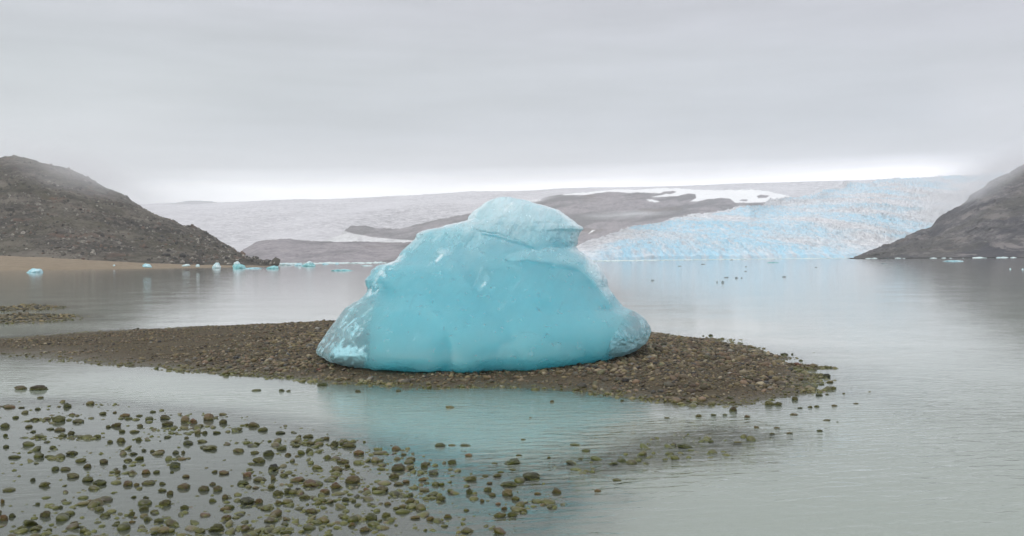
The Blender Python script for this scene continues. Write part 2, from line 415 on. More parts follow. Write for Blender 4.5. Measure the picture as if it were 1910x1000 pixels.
me_ = left_hill.data; nvh = len(me_.vertices); hv_ = np.empty(nvh * 3, np.float32); me_.vertices.foreach_get("co", hv_); hv_ = hv_.reshape(-1, 3)[:560 * 220]
wgt = hv_[(hv_[:, 2] > 0.6)]; wgt = wgt[(wgt[:, 0] > -470)]
pk = wgt[rng.integers(0, len(wgt), 26000)]; pk = pk[rng.random(len(pk)) < np.clip(0.28 + 0.9 * fbm(pk[:, 0] / 30, pk[:, 1] / 30, pk[:, 2] / 18, 3), 0.04, 1) * np.clip(1.25 - pk[:, 2] / 75, .25, 1)]
import bmesh
_b = bmesh.new(); bmesh.ops.create_icosphere(_b, subdivisions=1, radius=1.0)
_V = np.array([q.co[:] for q in _b.verts]); _F = np.array([[q.index for q in f.verts] for f in _b.faces]); _b.free()
rr_ = np.clip(rng.lognormal(math.log(0.48), .45, len(pk)), .28, 1.9)
bv = _V[None] * (1 + 0.28 * rng.normal(size=(len(pk), len(_V), 1))) * (rr_[:, None] * rng.uniform(.7, 1.3, (len(pk), 3)))[:, None, :] + pk[:, None, :]
tb = np.array([(.05, .044, .036), (.10, .090, .070), (.20, .185, .155), (.022, .020, .019), (.13, .085, .058), (.30, .28, .24)])[rng.integers(0, 6, len(pk))] * rng.uniform(.7, 1.3, (len(pk), 1))
_s = NT("boulder_rock"); _n = _s.noise(_s.coord(), 0.8, 5, 0.7)
bm_ = _s.done(_s.bsdf(_s.mix(_s.ramp(_n, [(0.4, 0.0), (0.6, 0.7)]), _s.attr("tint", 'Color'), (.05, .046, .040)), 0.9).outputs[0])
tag(new_mesh("boulders", bv.reshape(-1, 3), (_F[None] + (np.arange(len(pk)) * len(_V))[:, None, None]).reshape(-1, 3), bm_, smooth=False, attrs={"tint": np.repeat(tb, len(_V), 0)}),
    "countless boulders littering the left hill", "boulders", kind="stuff")

# --- tan beach in front of it
bm = rock_mat("beach_sand", [(.14, .105, .07), (.21, .165, .11), (.27, .22, .16)], 0.25, bump=0.15)
def d_beach(P, T, S):
    P = P.copy(); P[..., 2] += fbm(P[..., 0] / 9, P[..., 1] / 9, 0 * T, 3) * 0.35 * np.clip(T * 3, 0, 1); P[0, :, 2] -= 0.4
    return P
beach = terrain("beach", [(-700, 477, 470), (-100, 473, 440), (0, 474, 432), (120, 481, 424), (250, 489, 415), (380, 494.5, 408), (490, 496, 396), (512, 496, 394)],
    [(-700, 509, 300), (0, 503, 303), (120, 503.5, 290), (330, 500.8, 310), (420, 498.3, 345), (490, 497.2, 372), (512, 496.8, 380)],
    240, 40, lambda t_: t_, bm, d_beach, back=2, back_len=0.2)
tag(beach, "flat tan beach at the foot of the left hill", "beach", kind="structure")

# --- right cliff
def d_cliff(P, T, S):
    x, y, z = P[..., 0], P[..., 1], P[..., 2]
    m = np.clip(T * 4, 0, 1)
    q = (x * 0.85 - z * 1.0)                       # slabs dipping to the left
    n = fbm(q / 30, y / 300, (x + z) / 260, 5, 0.6, True) * 24 + fbm(x / 13, y / 13, z / 13, 4, 0.6) * 5
    P = P.copy(); rid = np.where(T > 0.92, 0.6, 1.0)
    P[..., 1] -= n * m * rid * 1.6; P[..., 2] += (fbm(x / 26, y / 26, z / 26, 5, 0.6) * 7) * m * rid
    return P
cm = rock_mat("cliff_rock", [(.028, .028, .036), (.088, .082, .088), (.19, .175, .17)], 0.10, rust=(.10, .07, .055), green=(.062, .058, .043), bump=3.0,
              strata=((.010, .005, .085), (0, R(41), 0), (.022, .022, .034), (.23, .205, .20)))
cliff = terrain("cliff", [(1580, 482, 1000), (1620, 467, 1010), (1660, 452, 1020), (1695, 436, 1030), (1712, 430, 1040), (1738, 424, 1050), (1752, 405, 1060), (1780, 385, 1090), (1796, 374, 1100), (1810, 360, 1110), (1840, 341, 1140),
    (1870, 325, 1170), (1910, 302, 1200), (2000, 240, 1250), (2150, 160, 1300), (2500, 90, 1300)],
    [(1575, 481.5, 900), (1700, 480.3, 800), (1800, 480, 720), (1910, 480, 660), (2100, 481, 600), (2500, 484, 500)],
    560, 240, lambda t_: t_ ** 1.12, cm, d_cliff)
tag(cliff, "steep dark grey cliff with slanting rock slabs at the right shore", "cliff", kind="structure")

# --- ice cap
def d_ice(P, T, S):
    x, y = P[..., 0], P[..., 1]
    m = np.clip(T * 4, 0, 1) * np.where(T > 0.97, 0.25, 1)
    P = P.copy()
    P[..., 2] += m * (fbm(x / 700, y / 700, 0 * x, 4) * 22 + fbm(x / 45, y / 80, 0 * x + 3, 4, 0.65, True) * 9)
    return P
s = NT("old_ice"); v_ = s.coord()
a_ = s.noise(s.coord((1, 0.5, 1)), 0.0022, 6, 0.6); b_ = s.noise(v_, 0.03, 6, 0.75); c_ = s.noise(s.coord((0.35, 1.0, 1.0), (0, 0, R(8))), 0.012, 5, 0.6)
ib = s.ramp(b_, [(0.38, (.12, .115, .13)), (0.50, (.38, .37, .39)), (0.62, (.68, .67, .69))])
ib = s.mix(s.ramp(a_, [(0.42, 0.0), (0.6, 0.6)]), ib, (.64, .63, .66))
ib = s.mix(s.ramp(c_, [(0.55, 0.0), (0.7, 0.45)]), ib, (.36, .35, .38))
ice_m = s.done(s.bsdf(ib, 0.85, s.bump(b_, 1.0, 8.0)).outputs[0])
ice_cap = terrain("ice_cap", [(-600, 392, 8000), (100, 390, 8000), (280, 381, 8000), (330, 379, 8000), (450, 377, 8000), (600, 372, 8000), (760, 365, 8000), (900, 358, 7800), (1000, 355, 7600), (1100, 350, 7400),
    (1250, 347, 7200), (1400, 342, 7000), (1600, 336, 6500), (1840, 330, 6000), (2300, 322, 6000)],
    [(-600, 490, 2600), (100, 488, 2600), (420, 486, 2500), (600, 486, 2500), (800, 485, 2600), (1000, 483, 3000), (1300, 479, 3600), (1700, 474, 4200), (2300, 468, 4200)],
    760, 300, lambda t_: t_ ** 0.9, ice_m, d_ice, back=3, back_len=0.25)
tag(ice_cap, "pale grey ice cap rising to the skyline behind the hills", "ice cap", kind="structure")

# --- small far mound on the skyline, left
fm = rock_mat("far_rock", [(.08, .085, .09), (.13, .135, .14), (.2, .2, .2)], 0.02, bump=4)
def d_far(P, T, S):
    P = P.copy(); P[..., 2] += np.clip(T * 4, 0, 1) * fbm(P[..., 0] / 160, P[..., 1] / 160, 0 * T, 4) * 10; return P
mound = terrain("mountain", [(255, 388, 7400), (290, 383, 7400), (325, 378, 7400), (345, 374.5, 7400), (385, 374.5, 7400), (410, 378, 7400), (440, 382, 7400), (470, 386, 7400)],
    [(255, 390, 7000), (470, 389, 7000)], 90, 20, lambda t_: t_, fm, d_far, back=3, back_len=0.5)
tag(mound, "faint grey flat topped mound on the skyline at left", "mountain", kind="structure")

# --- middle hills
hm = rock_mat("hill_rock", [(.12, .105, .120), (.225, .200, .218), (.33, .295, .305)], 0.035, rust=(.11, .082, .07), bump=4, snow=True,
              strata=((.004, .004, .03), (0, R(12), 0), (.085, .080, .085)))
def d_mid(amp):
    def f(P, T, S):
        x, y, z = P[..., 0], P[..., 1], P[..., 2]
        m = np.clip(T * 4, 0, 1) * np.where(T > 0.94, 0.35, 1)
        P = P.copy(); P[..., 2] += m * amp * (fbm(x / 190, y / 190, z / 190, 5, 0.55) * 16 + fbm(x / 40, y / 40, z / 40, 4, 0.6, True) * 6)
        return P
    return f
low_hill = terrain("hill", [(438, 488, 1750), (455, 466, 1780), (480, 453, 1800), (510, 447, 1820), (540, 446, 1830), (575, 450, 1840), (620, 452, 1850), (680, 452, 1860), (740, 453, 1870), (800, 456, 1880), (860, 468, 1900), (900, 482, 1900)],
    [(420, 491.5, 1500), (600, 490.2, 1500), (700, 489.3, 1480), (900, 487, 1450)], 360, 110, lambda t_: 1 - (1 - t_) ** 1.3, hm, d_mid(0.55))
tag(low_hill, "low rounded brown grey hill across the lake", "hill", kind="structure")
SNOW = [[(1050, 364), (1052, 360), (1118, 355), (1180, 345), (1260, 340), (1300, 340), (1330, 340), (1375, 340), (1410, 340), (1490, 340), (1475, 371), (1440, 377), (1400, 378), (1372, 378), (1362, 371), (1345, 369), (1322, 371), (1300, 376), (1286, 376), (1299, 369), (1297, 362), (1284, 361), (1262, 366), (1240, 367), (1212, 368), (1235, 364), (1243, 361), (1222, 360.5), (1180, 359), (1176, 360), (1150, 358), (1130, 358), (1108, 361), (1090, 364)],
        [(1205, 372), (1216, 372.5), (1230, 376), (1222, 377.5), (1210, 375)], [(980, 375), (1005, 370), (1012, 373), (1000, 376)], [(550, 490), (550, 415), (636, 420), (643, 431), (660, 436), (690, 442), (740, 446.5), (790, 449.5), (880, 455), (880, 490)], [(1097, 436), (1104, 430), (1110, 429), (1103, 434)]]
ROCKIN = [[(1230, 361), (1240, 357), (1256, 356), (1262, 358.5), (1250, 362)], [(1378, 375), (1382, 372), (1395, 373), (1392, 376)], [(1412, 366), (1420, 363), (1436, 365), (1430, 369), (1415, 370)]]
def a_snow(P, T, S):
    x, y = project(P.reshape(-1, 3)); x = x.reshape(T.shape); y = y.reshape(T.shape)
    wx_ = x + 3 * fbm(P[..., 0] / 60, P[..., 1] / 60, 0 * T, 3); wy_ = y + 1.2 * fbm(P[..., 0] / 50 + 7, P[..., 1] / 50, 0 * T, 3)
    m = np.full(T.shape, -1e9)
    for p in SNOW: m = np.maximum(m, sdist(wx_, wy_, p))
    for p in ROCKIN: m = np.minimum(m, -sdist(wx_, wy_, p))
    return {"snow": sstep(-0.6, 0.4, m) * np.where(x < 890, 0.62 + 0.5 * fbm(P[..., 0] / 25, P[..., 1] / 40, 0 * T, 4), 1.0)}
mid_hill = terrain("hill", [(575, 472, 2320), (600, 457, 2380), (618, 449, 2420), (636, 440, 2450), (648, 428, 2520), (655, 423, 2540), (680, 424, 2560), (720, 429, 2580), (745, 429, 2600), (775, 423, 2620), (815, 413, 2650), (870, 401, 2700), (890, 397, 2720), (930, 388, 2750), (985, 374, 2800),
    (1040, 365, 2850), (1110, 358, 2900), (1150, 354, 2900), (1180, 354.5, 2900), (1240, 353, 2900), (1300, 354, 2900), (1360, 356, 2900), (1430, 357, 2900), (1472, 366, 2900), (1500, 388, 2900), (1560, 410, 2900)],
    [(575, 472, 2320), (680, 472, 2280), (770, 472, 2250), (900, 472, 2200), (1080, 470, 2100), (1300, 470, 2050), (1560, 470, 2050)], 760, 200, lambda t_: 1 - (1 - t_) ** 1.15, hm, d_mid(1.0),
    attrs=a_snow, back_len=0.35)
tag(mid_hill, "long grey brown hill behind the berg with snow patches on top", "hill", kind="structure")

# --- glacier tongue
def d_gl(P, T, S):
    x, y, z = P[..., 0], P[..., 1], P[..., 2]
    near = np.clip(y / 1500, 0.6, 3)
    m = np.clip(T * 30, 0, 1) * np.where(T > 0.985, 0.3, 1)
    P = P.copy()
    front = sstep(0.0, 0.006, T) * 3.2 * sstep(0.02, 0.15, S) * (0.8 + 0.8 * fbm(x / 30, y / 30, 0 * x, 3))
    ser = fbm(x / 13, y / 17, 0 * x + 2, 5, 0.66, True)
    big = fbm(x / 140, y / 200, 0 * x + 5, 4)
    amp = 13.0 * near * sstep(0.0, 0.15, S + 0.03) * (0.55 + 0.6 * sstep(-0.2, 0.4, fbm(x / 260, y / 300, 0 * x + 8, 3)))
    P[..., 2] += front * (1 - 0.9 * sstep(0.0, 0.9, T)) + m * (ser * amp + big * 9 * near)
    return P
def a_gl(P, T, S):
    x, y, z = P[..., 0], P[..., 1], P[..., 2]
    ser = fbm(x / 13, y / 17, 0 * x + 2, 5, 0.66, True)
    edge = np.minimum(1 - T, 0.25) * 4
    blue = sstep(-0.02, 0.45, fbm(x / 190, y / 300, 0 * x + 12, 4) + 0.34 - 1.2 * (T > 0.93) * 0.4 - 0.7 * (1 - sstep(0.0, 0.35, edge)) - 0.40 * sstep(0.35, 0.75, S) * (1 - sstep(0.35, 0.75, T)) - 0.4 * (1 - sstep(0.02, 0.16, S)))
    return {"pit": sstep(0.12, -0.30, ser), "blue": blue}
s = NT("glacier_ice"); v_ = s.coord()
f1 = s.noise(v_, 0.09, 6, 0.72); f2 = s.noise(s.coord((1.4, 0.35, 1)), 0.07, 6, 0.7)
gb = s.ramp(f1, [(0.36, (.46, .47, .50)), (0.50, (.69, .71, .75)), (0.64, (.87, .88, .90))])
gb = s.mix(s.math('MULTIPLY', s.attr("blue"), s.ramp(f2, [(0.36, 0.15), (0.60, 0.95)])), gb, (.40, .72, .90))
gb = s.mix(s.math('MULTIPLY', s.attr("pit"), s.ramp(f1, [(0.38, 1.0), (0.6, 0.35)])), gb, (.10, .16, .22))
gla_m = s.done(s.bsdf(gb, 0.7, s.bump(f1, 1.0, 4.0)).outputs[0])
glacier = terrain("glacier", [(1070, 466, 960), (1085, 460, 1000), (1120, 446, 1150), (1180, 431, 1350), (1250, 414, 1600), (1330, 404, 1800), (1400, 394, 2050), (1450, 381, 2400), (1530, 362, 3000), (1600, 349, 3800), (1700, 341, 4600), (1840, 334, 5400), (2100, 325, 5600)],
    [(1060, 487, 800), (1200, 485.2, 900), (1350, 484, 1000), (1500, 482.6, 1100), (1640, 481, 1200), (1800, 478, 1400), (2100, 470, 1600)],
    1100, 460, lambda t_: t_ ** 0.92, gla_m, d_gl, attrs=a_gl, back=3, back_len=0.2, tpow=1.45)
tag(glacier, "crevassed white and pale blue glacier tongue running down to the lake", "glacier", kind="structure")

# ------------------------------------------------------------------ the iceberg on the bar
YS = 16.2
L_PX = [(362, 945), (369, 928), (373, 915), (378, 905), (386, 895), (394, 883), (404, 874), (410, 873), (412, 868), (417, 850), (420, 832), (424, 822), (427, 806), (431, 788), (436, 778), (446, 774), (455, 765), (466, 752), (478, 744), (487, 736), (492, 722),
        (496, 704), (503, 695), (512, 690), (522, 683), (530, 684), (538, 688), (546, 684), (554, 677), (561, 668), (566, 658), (572, 648), (582, 640), (592, 632), (605, 622), (616, 614), (628, 606), (640, 598), (648, 595), (654, 596), (660, 602), (668, 620), (676, 640), (690, 665), (702, 700)]
R_PX = [(362, 945), (369, 955), (374, 985), (380, 1000), (384, 1018), (392, 1042), (402, 1056), (412, 1070), (419, 1078), (423, 1086), (428, 1089), (433, 1082), (440, 1078), (452, 1077), (460, 1074), (466, 1078), (474, 1090), (484, 1102), (494, 1114), (506, 1124),
        (520, 1131), (535, 1134), (550, 1145), (562, 1154), (570, 1160), (576, 1172), (581, 1184), (588, 1196), (597, 1204), (606, 1210), (615, 1212), (626, 1208), (636, 1202), (645, 1190), (655, 1172), (664, 1158), (690, 1105)]
def zx(pl):
    q = np.array([at(x_, y_, YS) for (y_, x_) in pl]); o = np.argsort(q[:, 2]); return q[o, 2], q[o, 0]
lz, lx = zx(L_PX); rz, rx = zx(R_PX)
ztop = at(945, 368.5, YS)[2]
nz, na = 380, 560
zz = np.concatenate([np.linspace(-0.12, ztop, nz)])
xl = np.interp(zz, lz, lx); xr = np.interp(zz, rz, rx)
yfr = np.interp(zz, [-.12, 0.08, 0.14, 0.30, 0.6, 1.0, 1.5, 1.9, 2.3, 2.6, 2.75], [14.55, 14.30, 14.14, 13.96, 14.12, 14.56, 15.1, 15.42, 15.62, 15.85, 16.1])
ybk = np.interp(zz, [-.12, 0.5, 1.0, 1.7, 2.3, 2.75], [19.0, 18.9, 18.5, 17.7, 17.1, 16.4])
k5 = np.ones(9) / 9
yfr = np.convolve(np.pad(yfr, 4, 'edge'), k5, 'valid'); ybk = np.convolve(np.pad(ybk, 4, 'edge'), k5, 'valid')
th = np.linspace(0, 2 * np.pi, na, endpoint=False)
ct, st = np.cos(th), np.sin(th)
nexp = 2.05
cxp = np.sign(ct) * np.abs(ct) ** (2 / nexp); syp = np.sign(st) * np.abs(st) ** (2 / nexp)
xc = (xl + xr) / 2; xa = (xr - xl) / 2
X = xc[:, None] + xa[:, None] * cxp[None]
Y = np.where(syp[None] < 0, YS + (YS - yfr)[:, None] * syp[None], YS + (ybk - YS)[:, None] * syp[None])
Z = zz[:, None] + 0 * X
# undercut and scalloped foot
foot_n = 0.085 * fbm(X * 2.2, Y * 0.5, 0 * X + 2, 4)
front = np.clip(-syp, 0, 1)[None] + 0 * X
PX, PY = project(np.stack([X, Y, Z], -1).reshape(-1, 3)); PX = PX.reshape(X.shape); PY = PY.reshape(X.shape)
PXn = PX + 5 * fbm(X * 3, Z * 3, 0 * X, 3); PYn = PY + 4 * fbm(X * 3 + 5, Z * 3, 0 * X, 3)
CAP = [(860, 415), (890, 428), (912, 434), (950, 444), (980, 455), (1004, 464), (1040, 470), (1082, 470), (1200, 440), (1200, 300), (800, 300), (800, 412)]
SHELF = [(940, 480), (955, 470), (1000, 462), (1060, 462), (1110, 470), (1150, 540), (1130, 560), (1100, 520), (1085, 506), (1065, 496), (1030, 491), (985, 487), (955, 487)]
dcap = sdist(PXn, PYn, CAP); dsh = sdist(PXn, PYn, SHELF)
fr_w = sstep(0.15, 0.5, front)
Y = Y - fr_w * (0.014 * sstep(-2, 2.5, dcap) * sstep(1045, 985, PX) + 0.026 * sstep(-2, 2.5, dsh))
crack = np.exp(-(np.abs(dcap) / 3.0) ** 2) * sstep(880, 905, PX) * sstep(1015, 985, PX)
Y = Y + fr_w * 0.014 * crack
# flat melt facets, softly joined
frs = np.random.default_rng(21); cells = np.stack([frs.uniform(-3.2, 3.0, 90), frs.uniform(0, 2.8, 90)], -1); tilt = frs.normal(0, 1, (90, 2))
uq = X + 0.15 * fbm(X * 2, Y * 2, Z * 2, 2); vq = Z + 0.15 * fbm(X * 2 + 9, Y * 2, Z * 2, 2); wsum = 0; fsum = 0
for c_, t_ in zip(cells, tilt):
    du, dv = uq - c_[0], vq - c_[1]; wgt_ = np.exp(-38 * (du * du + dv * dv)); wsum = wsum + wgt_; fsum = fsum + wgt_ * (t_[0] * du + t_[1] * dv)
facet = fsum / (wsum + 1e-9)
n1_ = fbm(X * 0.8, Y * 0.8, Z * 0.8, 3); n2_ = fbm(X * 2.6 + 4, Y * 2.6, Z * 2.6, 3); n3_ = fbm(X * 9, Y * 9, Z * 9, 3)
fac = fbm(X * 1.6 + 0.7 * Z, Y * 1.6, Z * 0.9 - 0.5 * X, 3, 0.5, True)
tp = sstep(0, 0.5, ztop - Z)
inward = 0.10 * n1_ + 0.030 * n2_ + 0.010 * n3_ + 0.030 * fac + 0.17 * np.clip(facet, -.5, .5)
Y = Y + np.where(syp[None] < 0, 1, -1) * np.abs(syp)[None] * inward * tp
n4_ = fbm(X * 14, Y * 5, Z * 16, 3, 0.6)
X = X - cxp[None] * (0.03 * n2_ + 0.02 * n3_ + 0.034 * np.maximum(n4_, -0.1)) * (0.5 + 0.5 * tp) * sstep(0.1, 0.6, np.abs(cxp)[None] + 0 * X)
Z = Z + (0.02 * n2_ + 0.014 * n3_ + 0.012 * n4_) * np.maximum(tp, 0.35)
low = sstep(0.42, 0.05, Z)
Y = Y + front * low * foot_n * 2.2
# crust: bubbly white ice near the top, the sides and the foot; the shelf's bright slope is painted in too
side = sstep(0.80, 1.0, np.abs(cxp))[None] + 0 * X
BAND = [(742, 465), (752, 480), (735, 505), (712, 535), (698, 570), (690, 610), (680, 660), (664, 660), (668, 610), (678, 565), (690, 530), (712, 500), (728, 485)]
dband = sdist(PXn, PYn, BAND)
RB = [(1095, 470), (1130, 500), (1145, 550), (1175, 590), (1150, 590), (1122, 545), (1100, 510)]
crust = 0.86 * sstep(0.7, 2.75, Z) ** 1.25 + 0.03 * sstep(-3, 3, dcap) + 0.20 * sstep(-3, 4, dsh) + 0.65 * sstep(-9, 9, dband) * np.clip(0.45 + 1.6 * n3_ + 0.8 * n2_, 0, 1) \
    + 0.30 * side + 0.25 * sstep(0.35, 0.12, Z) + 0.28 * sstep(-8, 6, sdist(PXn, PYn, RB)) + 0.18 * n1_ + 0.10 * n2_
streak = fbm(X * 7 - Z * 6, Y * 1, Z * 1.2 + X * 1.2, 3)
crust = crust + 0.16 * sstep(0.30, 0.62, streak)
for (ax, ay, bx, by, wd, am) in ((814, 487, 824, 477, 2.0, .7), (822, 472, 836, 470, 7, .25), (896, 538, 910, 520, 6, .30), (898, 535, 904, 529, 2, .4), (764, 574, 774, 552, 2.2, .2), (930, 578, 942, 564, 4.5, .22), (1040, 585, 1050, 566, 2, .25),
                                 (880, 540, 900, 500, 2.2, .22), (960, 500, 975, 520, 6, .12), (770, 640, 790, 560, 5, .10), (1088, 684, 1106, 655, 1.5, -.35), (900, 436, 1004, 464, 1.6, -.35), (985, 489, 1080, 505, 1.6, -.25)):
    ex, ey = bx - ax, by - ay; t__ = np.clip(((PXn - ax) * ex + (PYn - ay) * ey) / (ex * ex + ey * ey), 0, 1)
    crust = crust + am * np.exp(-((PXn - ax - t__ * ex) ** 2 + (PYn - ay - t__ * ey) ** 2) / wd ** 2) * (front > 0.1)  # fracture streaks, plus sparkles and dark ledge creases put into the colour
V = np.stack([X, Y, Z], -1).reshape(-1, 3)
F = grid_faces(nz, na, True)
topc = V[(nz - 1) * na:].mean(0); botc = V[:na].mean(0)
V = np.concatenate([V, [topc], [botc]]); it, ib2 = len(V) - 2, len(V) - 1
j = np.arange(na); j2 = (j + 1) % na
capf = np.stack([(nz - 1) * na + j, (nz - 1) * na + j2, np.full(na, it), np.full(na, it)], -1)[:, :3]
botf = np.stack([j2, j, np.full(na, ib2)], -1)
F3 = np.concatenate([np.stack([F[:, 0], F[:, 1], F[:, 2]], -1), np.stack([F[:, 0], F[:, 2], F[:, 3]], -1), capf, botf])
crv = np.concatenate([np.clip(crust, 0, 1).ravel(), [1, 0]])
def ice_mat(name, scat, absb, crustiness, frosted):
    """refracting ice that scatters light inside: thin edges stay clear, thick ice turns blue; bubbly white crust where 'crust' is high"""
    s = NT(name); v = s.coord()
    a = s.noise(v, 1.6, 5, 0.6); b = s.noise(v, 9, 5, 0.6)
    st_ = s.noise(s.coord((3.2, 1.0, 0.8), (0, R(-28), 0)), 3.0, 5, 0.6, 0.5)
    vor = s.n('ShaderNodeTexVoronoi'); vor.feature = 'SMOOTH_F1'; vor.inputs['Scale'].default_value = 7.0; s.l(v, vor.inputs['Vector'])
    cr = s.math('ADD', s.attr("crust"), s.math('MULTIPLY', s.math('SUBTRACT', a, 0.5), 0.20))
    cr = s.math('ADD', cr, s.math('MULTIPLY', s.math('SUBTRACT', st_, 0.5), 0.24), True)
    h = s.math('ADD', s.math('MULTIPLY', vor.outputs['Distance'], 0.5), s.math('MULTIPLY', b, 0.6))
    h = s.math('ADD', h, s.math('MULTIPLY', st_, 0.9))
    a2 = s.noise(v, 3.0, 5, 0.65, 0.8)
    if frosted:
        v2 = s.n('ShaderNodeTexVoronoi'); v2.inputs['Scale'].default_value = 4.5; s.l(s.coord((1.6, 1, 0.8), (0, R(25), 0)), v2.inputs['Vector'])
        h = s.math('ADD', s.math('MULTIPLY', v2.outputs['Distance'], 0.8), s.math('ADD', a2, s.math('MULTIPLY', b, 0.3)))
    nb = s.bump(h, 0.65, 0.055)
    gl = s.n('ShaderNodeBsdfPrincipled'); gl.inputs['Base Color'].default_value = (1, 1, 1, 1); s.l(s.ramp(b, [(0.35, 0.10), (0.65, 0.28)]), gl.inputs['Roughness'])
    gl.inputs['IOR'].default_value = 1.31; gl.inputs['Transmission Weight'].default_value = 1.0; s.l(nb, gl.inputs['Normal'])
    col = s.ramp(cr, [(0.0, (.34, .66, .74)), (0.6, (.55, .78, .84)), (1.0, (.80, .88, .91))])
    df = s.bsdf(col, 0.35, nb)
    if frosted: f = s.ramp(s.math('ADD', s.math('MULTIPLY', a2, 0.8), s.math('MULTIPLY', s.attr("frost"), 0.55)), [(0.38, 0.05), (0.70, 0.85)])
    else: f = s.math('ADD', 0.015, s.math('MULTIPLY', s.math('POWER', cr, 1.35), crustiness), True)
    m = s.n('ShaderNodeMixShader'); s.l(f, m.inputs[0]); s.l(gl.outputs[0], m.inputs[1]); s.l(df.outputs[0], m.inputs[2])
    tr = s.n('ShaderNodeBsdfTransparent')
    m2 = s.n('ShaderNodeMixShader'); s.l(s.attr("wall"), m2.inputs[0]); s.l(m.outputs[0], m2.inputs[1]); s.l(tr.outputs[0], m2.inputs[2])
    vs = s.n('ShaderNodeVolumeScatter'); vs.inputs['Density'].default_value = scat; vs.inputs['Color'].default_value = (1, 1, 1, 1); vs.inputs['Anisotropy'].default_value = 0.0
    va = s.n('ShaderNodeVolumeAbsorption'); va.inputs['Density'].default_value = 10.0; va.inputs['Color'].default_value = (*[1 - q / 10 for q in absb], 1)
    ad = s.n('ShaderNodeAddShader'); s.l(vs.outputs[0], ad.inputs[0]); s.l(va.outputs[0], ad.inputs[1]); s.l(ad.outputs[0], s.out.inputs['Volume'])
    return s.done(m2.outputs[0])
berg = bpy.data.objects.new("iceberg", None); COL.objects.link(berg); berg.location = (0.0, 16.2, 0.1)
tag(berg, "large translucent blue iceberg stranded on the brown gravel bar", "iceberg")
IM = ice_mat("blue_ice", 6.0, (3.2, .23, .045), 0.66, False); CI = ice_mat("clear_ice", 1.3, (.16, .02, .012), 0.4, True)
def child(name, V, F, mat, attrs=None, parent=berg):
    V = np.asarray(V) - np.array(parent.location)
    return new_mesh(name, V, F, mat, attrs=attrs, parent=parent)
# the thin feet of the berg are clear, glassy ice: the same surface, cut where the blue ice ends
LP = [(714, 540), (704, 565), (696, 590), (689, 615), (684, 640), (680, 700), (400, 760), (400, 540)]
RP = [(1160, 555), (1162, 585), (1158, 600), (1148, 620), (1138, 640), (1128, 690), (1440, 760), (1440, 560)]
lowz = sstep(1.25, 1.05, Z)
slant = 17 * (Y - 14.9)                  # the cut runs obliquely, so the blue ice reaches behind the clear feet
dl_ = sdist(PXn + slant, PYn, LP); dr_ = sdist(PXn - slant, PYn, RP)
clear = np.maximum(sstep(-7, 9, dl_), sstep(-7, 9, dr_)) * lowz
fr1 = 0.9 * sstep(636, 664, PYn) * sstep(612, 640, PXn) + 0.7 * sstep(618, 650, PYn) * sstep(0, 30, dr_)
fr1 = np.clip((fr1 + 0.7 * n2_ + 0.8 * n3_ + 0.5 * facet) * sstep(-4, 26, np.maximum(dl_, dr_)), 0, 1)
clv = np.concatenate([clear.ravel(), [0, 0]]); frv = np.concatenate([fr1.ravel(), [0, 0]])
fc = clv[F3].mean(1) > 0.5; cxs = V[F3].mean(1)[:, 0]
def sub(mask):
    f = F3[mask]; u, inv = np.unique(f, return_inverse=True); return u, inv.reshape(f.shape)
for nm, mk, mat_, lab in (("ice_body", ~fc, IM, None), ("clear_ice_lobe", fc & (cxs < 0), CI, "glassy clear ice lobe with white fractures at the berg's left foot"), ("clear_ice_lobe", fc & (cxs > 0), CI, "clear rounded ice lobe at the berg's right foot")):
    u, f = sub(mk); VV = V[u]; cr_, fr_ = crv[u], frv[u]; wl_ = np.zeros(len(u))
    for side_ in ((-1, 1) if nm == "ice_body" else (-1 if cxs[mk].mean() < 0 else 1,)):      # close each cut with a wall of its own
        e = np.concatenate([f[:, [0, 1]], f[:, [1, 2]], f[:, [2, 0]]]); ky = np.sort(e, 1); kk = ky[:, 0] * len(VV) + ky[:, 1]
        _, ix, cn_ = np.unique(kk, return_index=True, return_counts=True)
        be = e[ix[cn_ == 1]]; be = be[(VV[be[:, 0], 0] > 0) == (side_ > 0)]
        if not len(be): continue
        ub, ib_ = np.unique(be, return_inverse=True); ib_ = ib_.reshape(be.shape); n0_ = len(VV)
        off = np.array([(-0.002 if nm == "ice_body" else 0.002) * side_, 0, 0])
        VV = np.concatenate([VV, VV[ub] + off, [VV[ub].mean(0) + off]]); ex_ = np.zeros(len(ub) + 1)
        cr_, fr_, wl_ = np.concatenate([cr_, ex_]), np.concatenate([fr_, ex_]), np.concatenate([wl_, ex_ + 1])
        f = np.concatenate([f, np.stack([n0_ + ib_[:, 1], n0_ + ib_[:, 0], np.full(len(be), len(VV) - 1)], -1)])
    tag(child(nm, VV, f, mat_, {"crust": cr_, "frost": fr_, "wall": wl_}), lab)

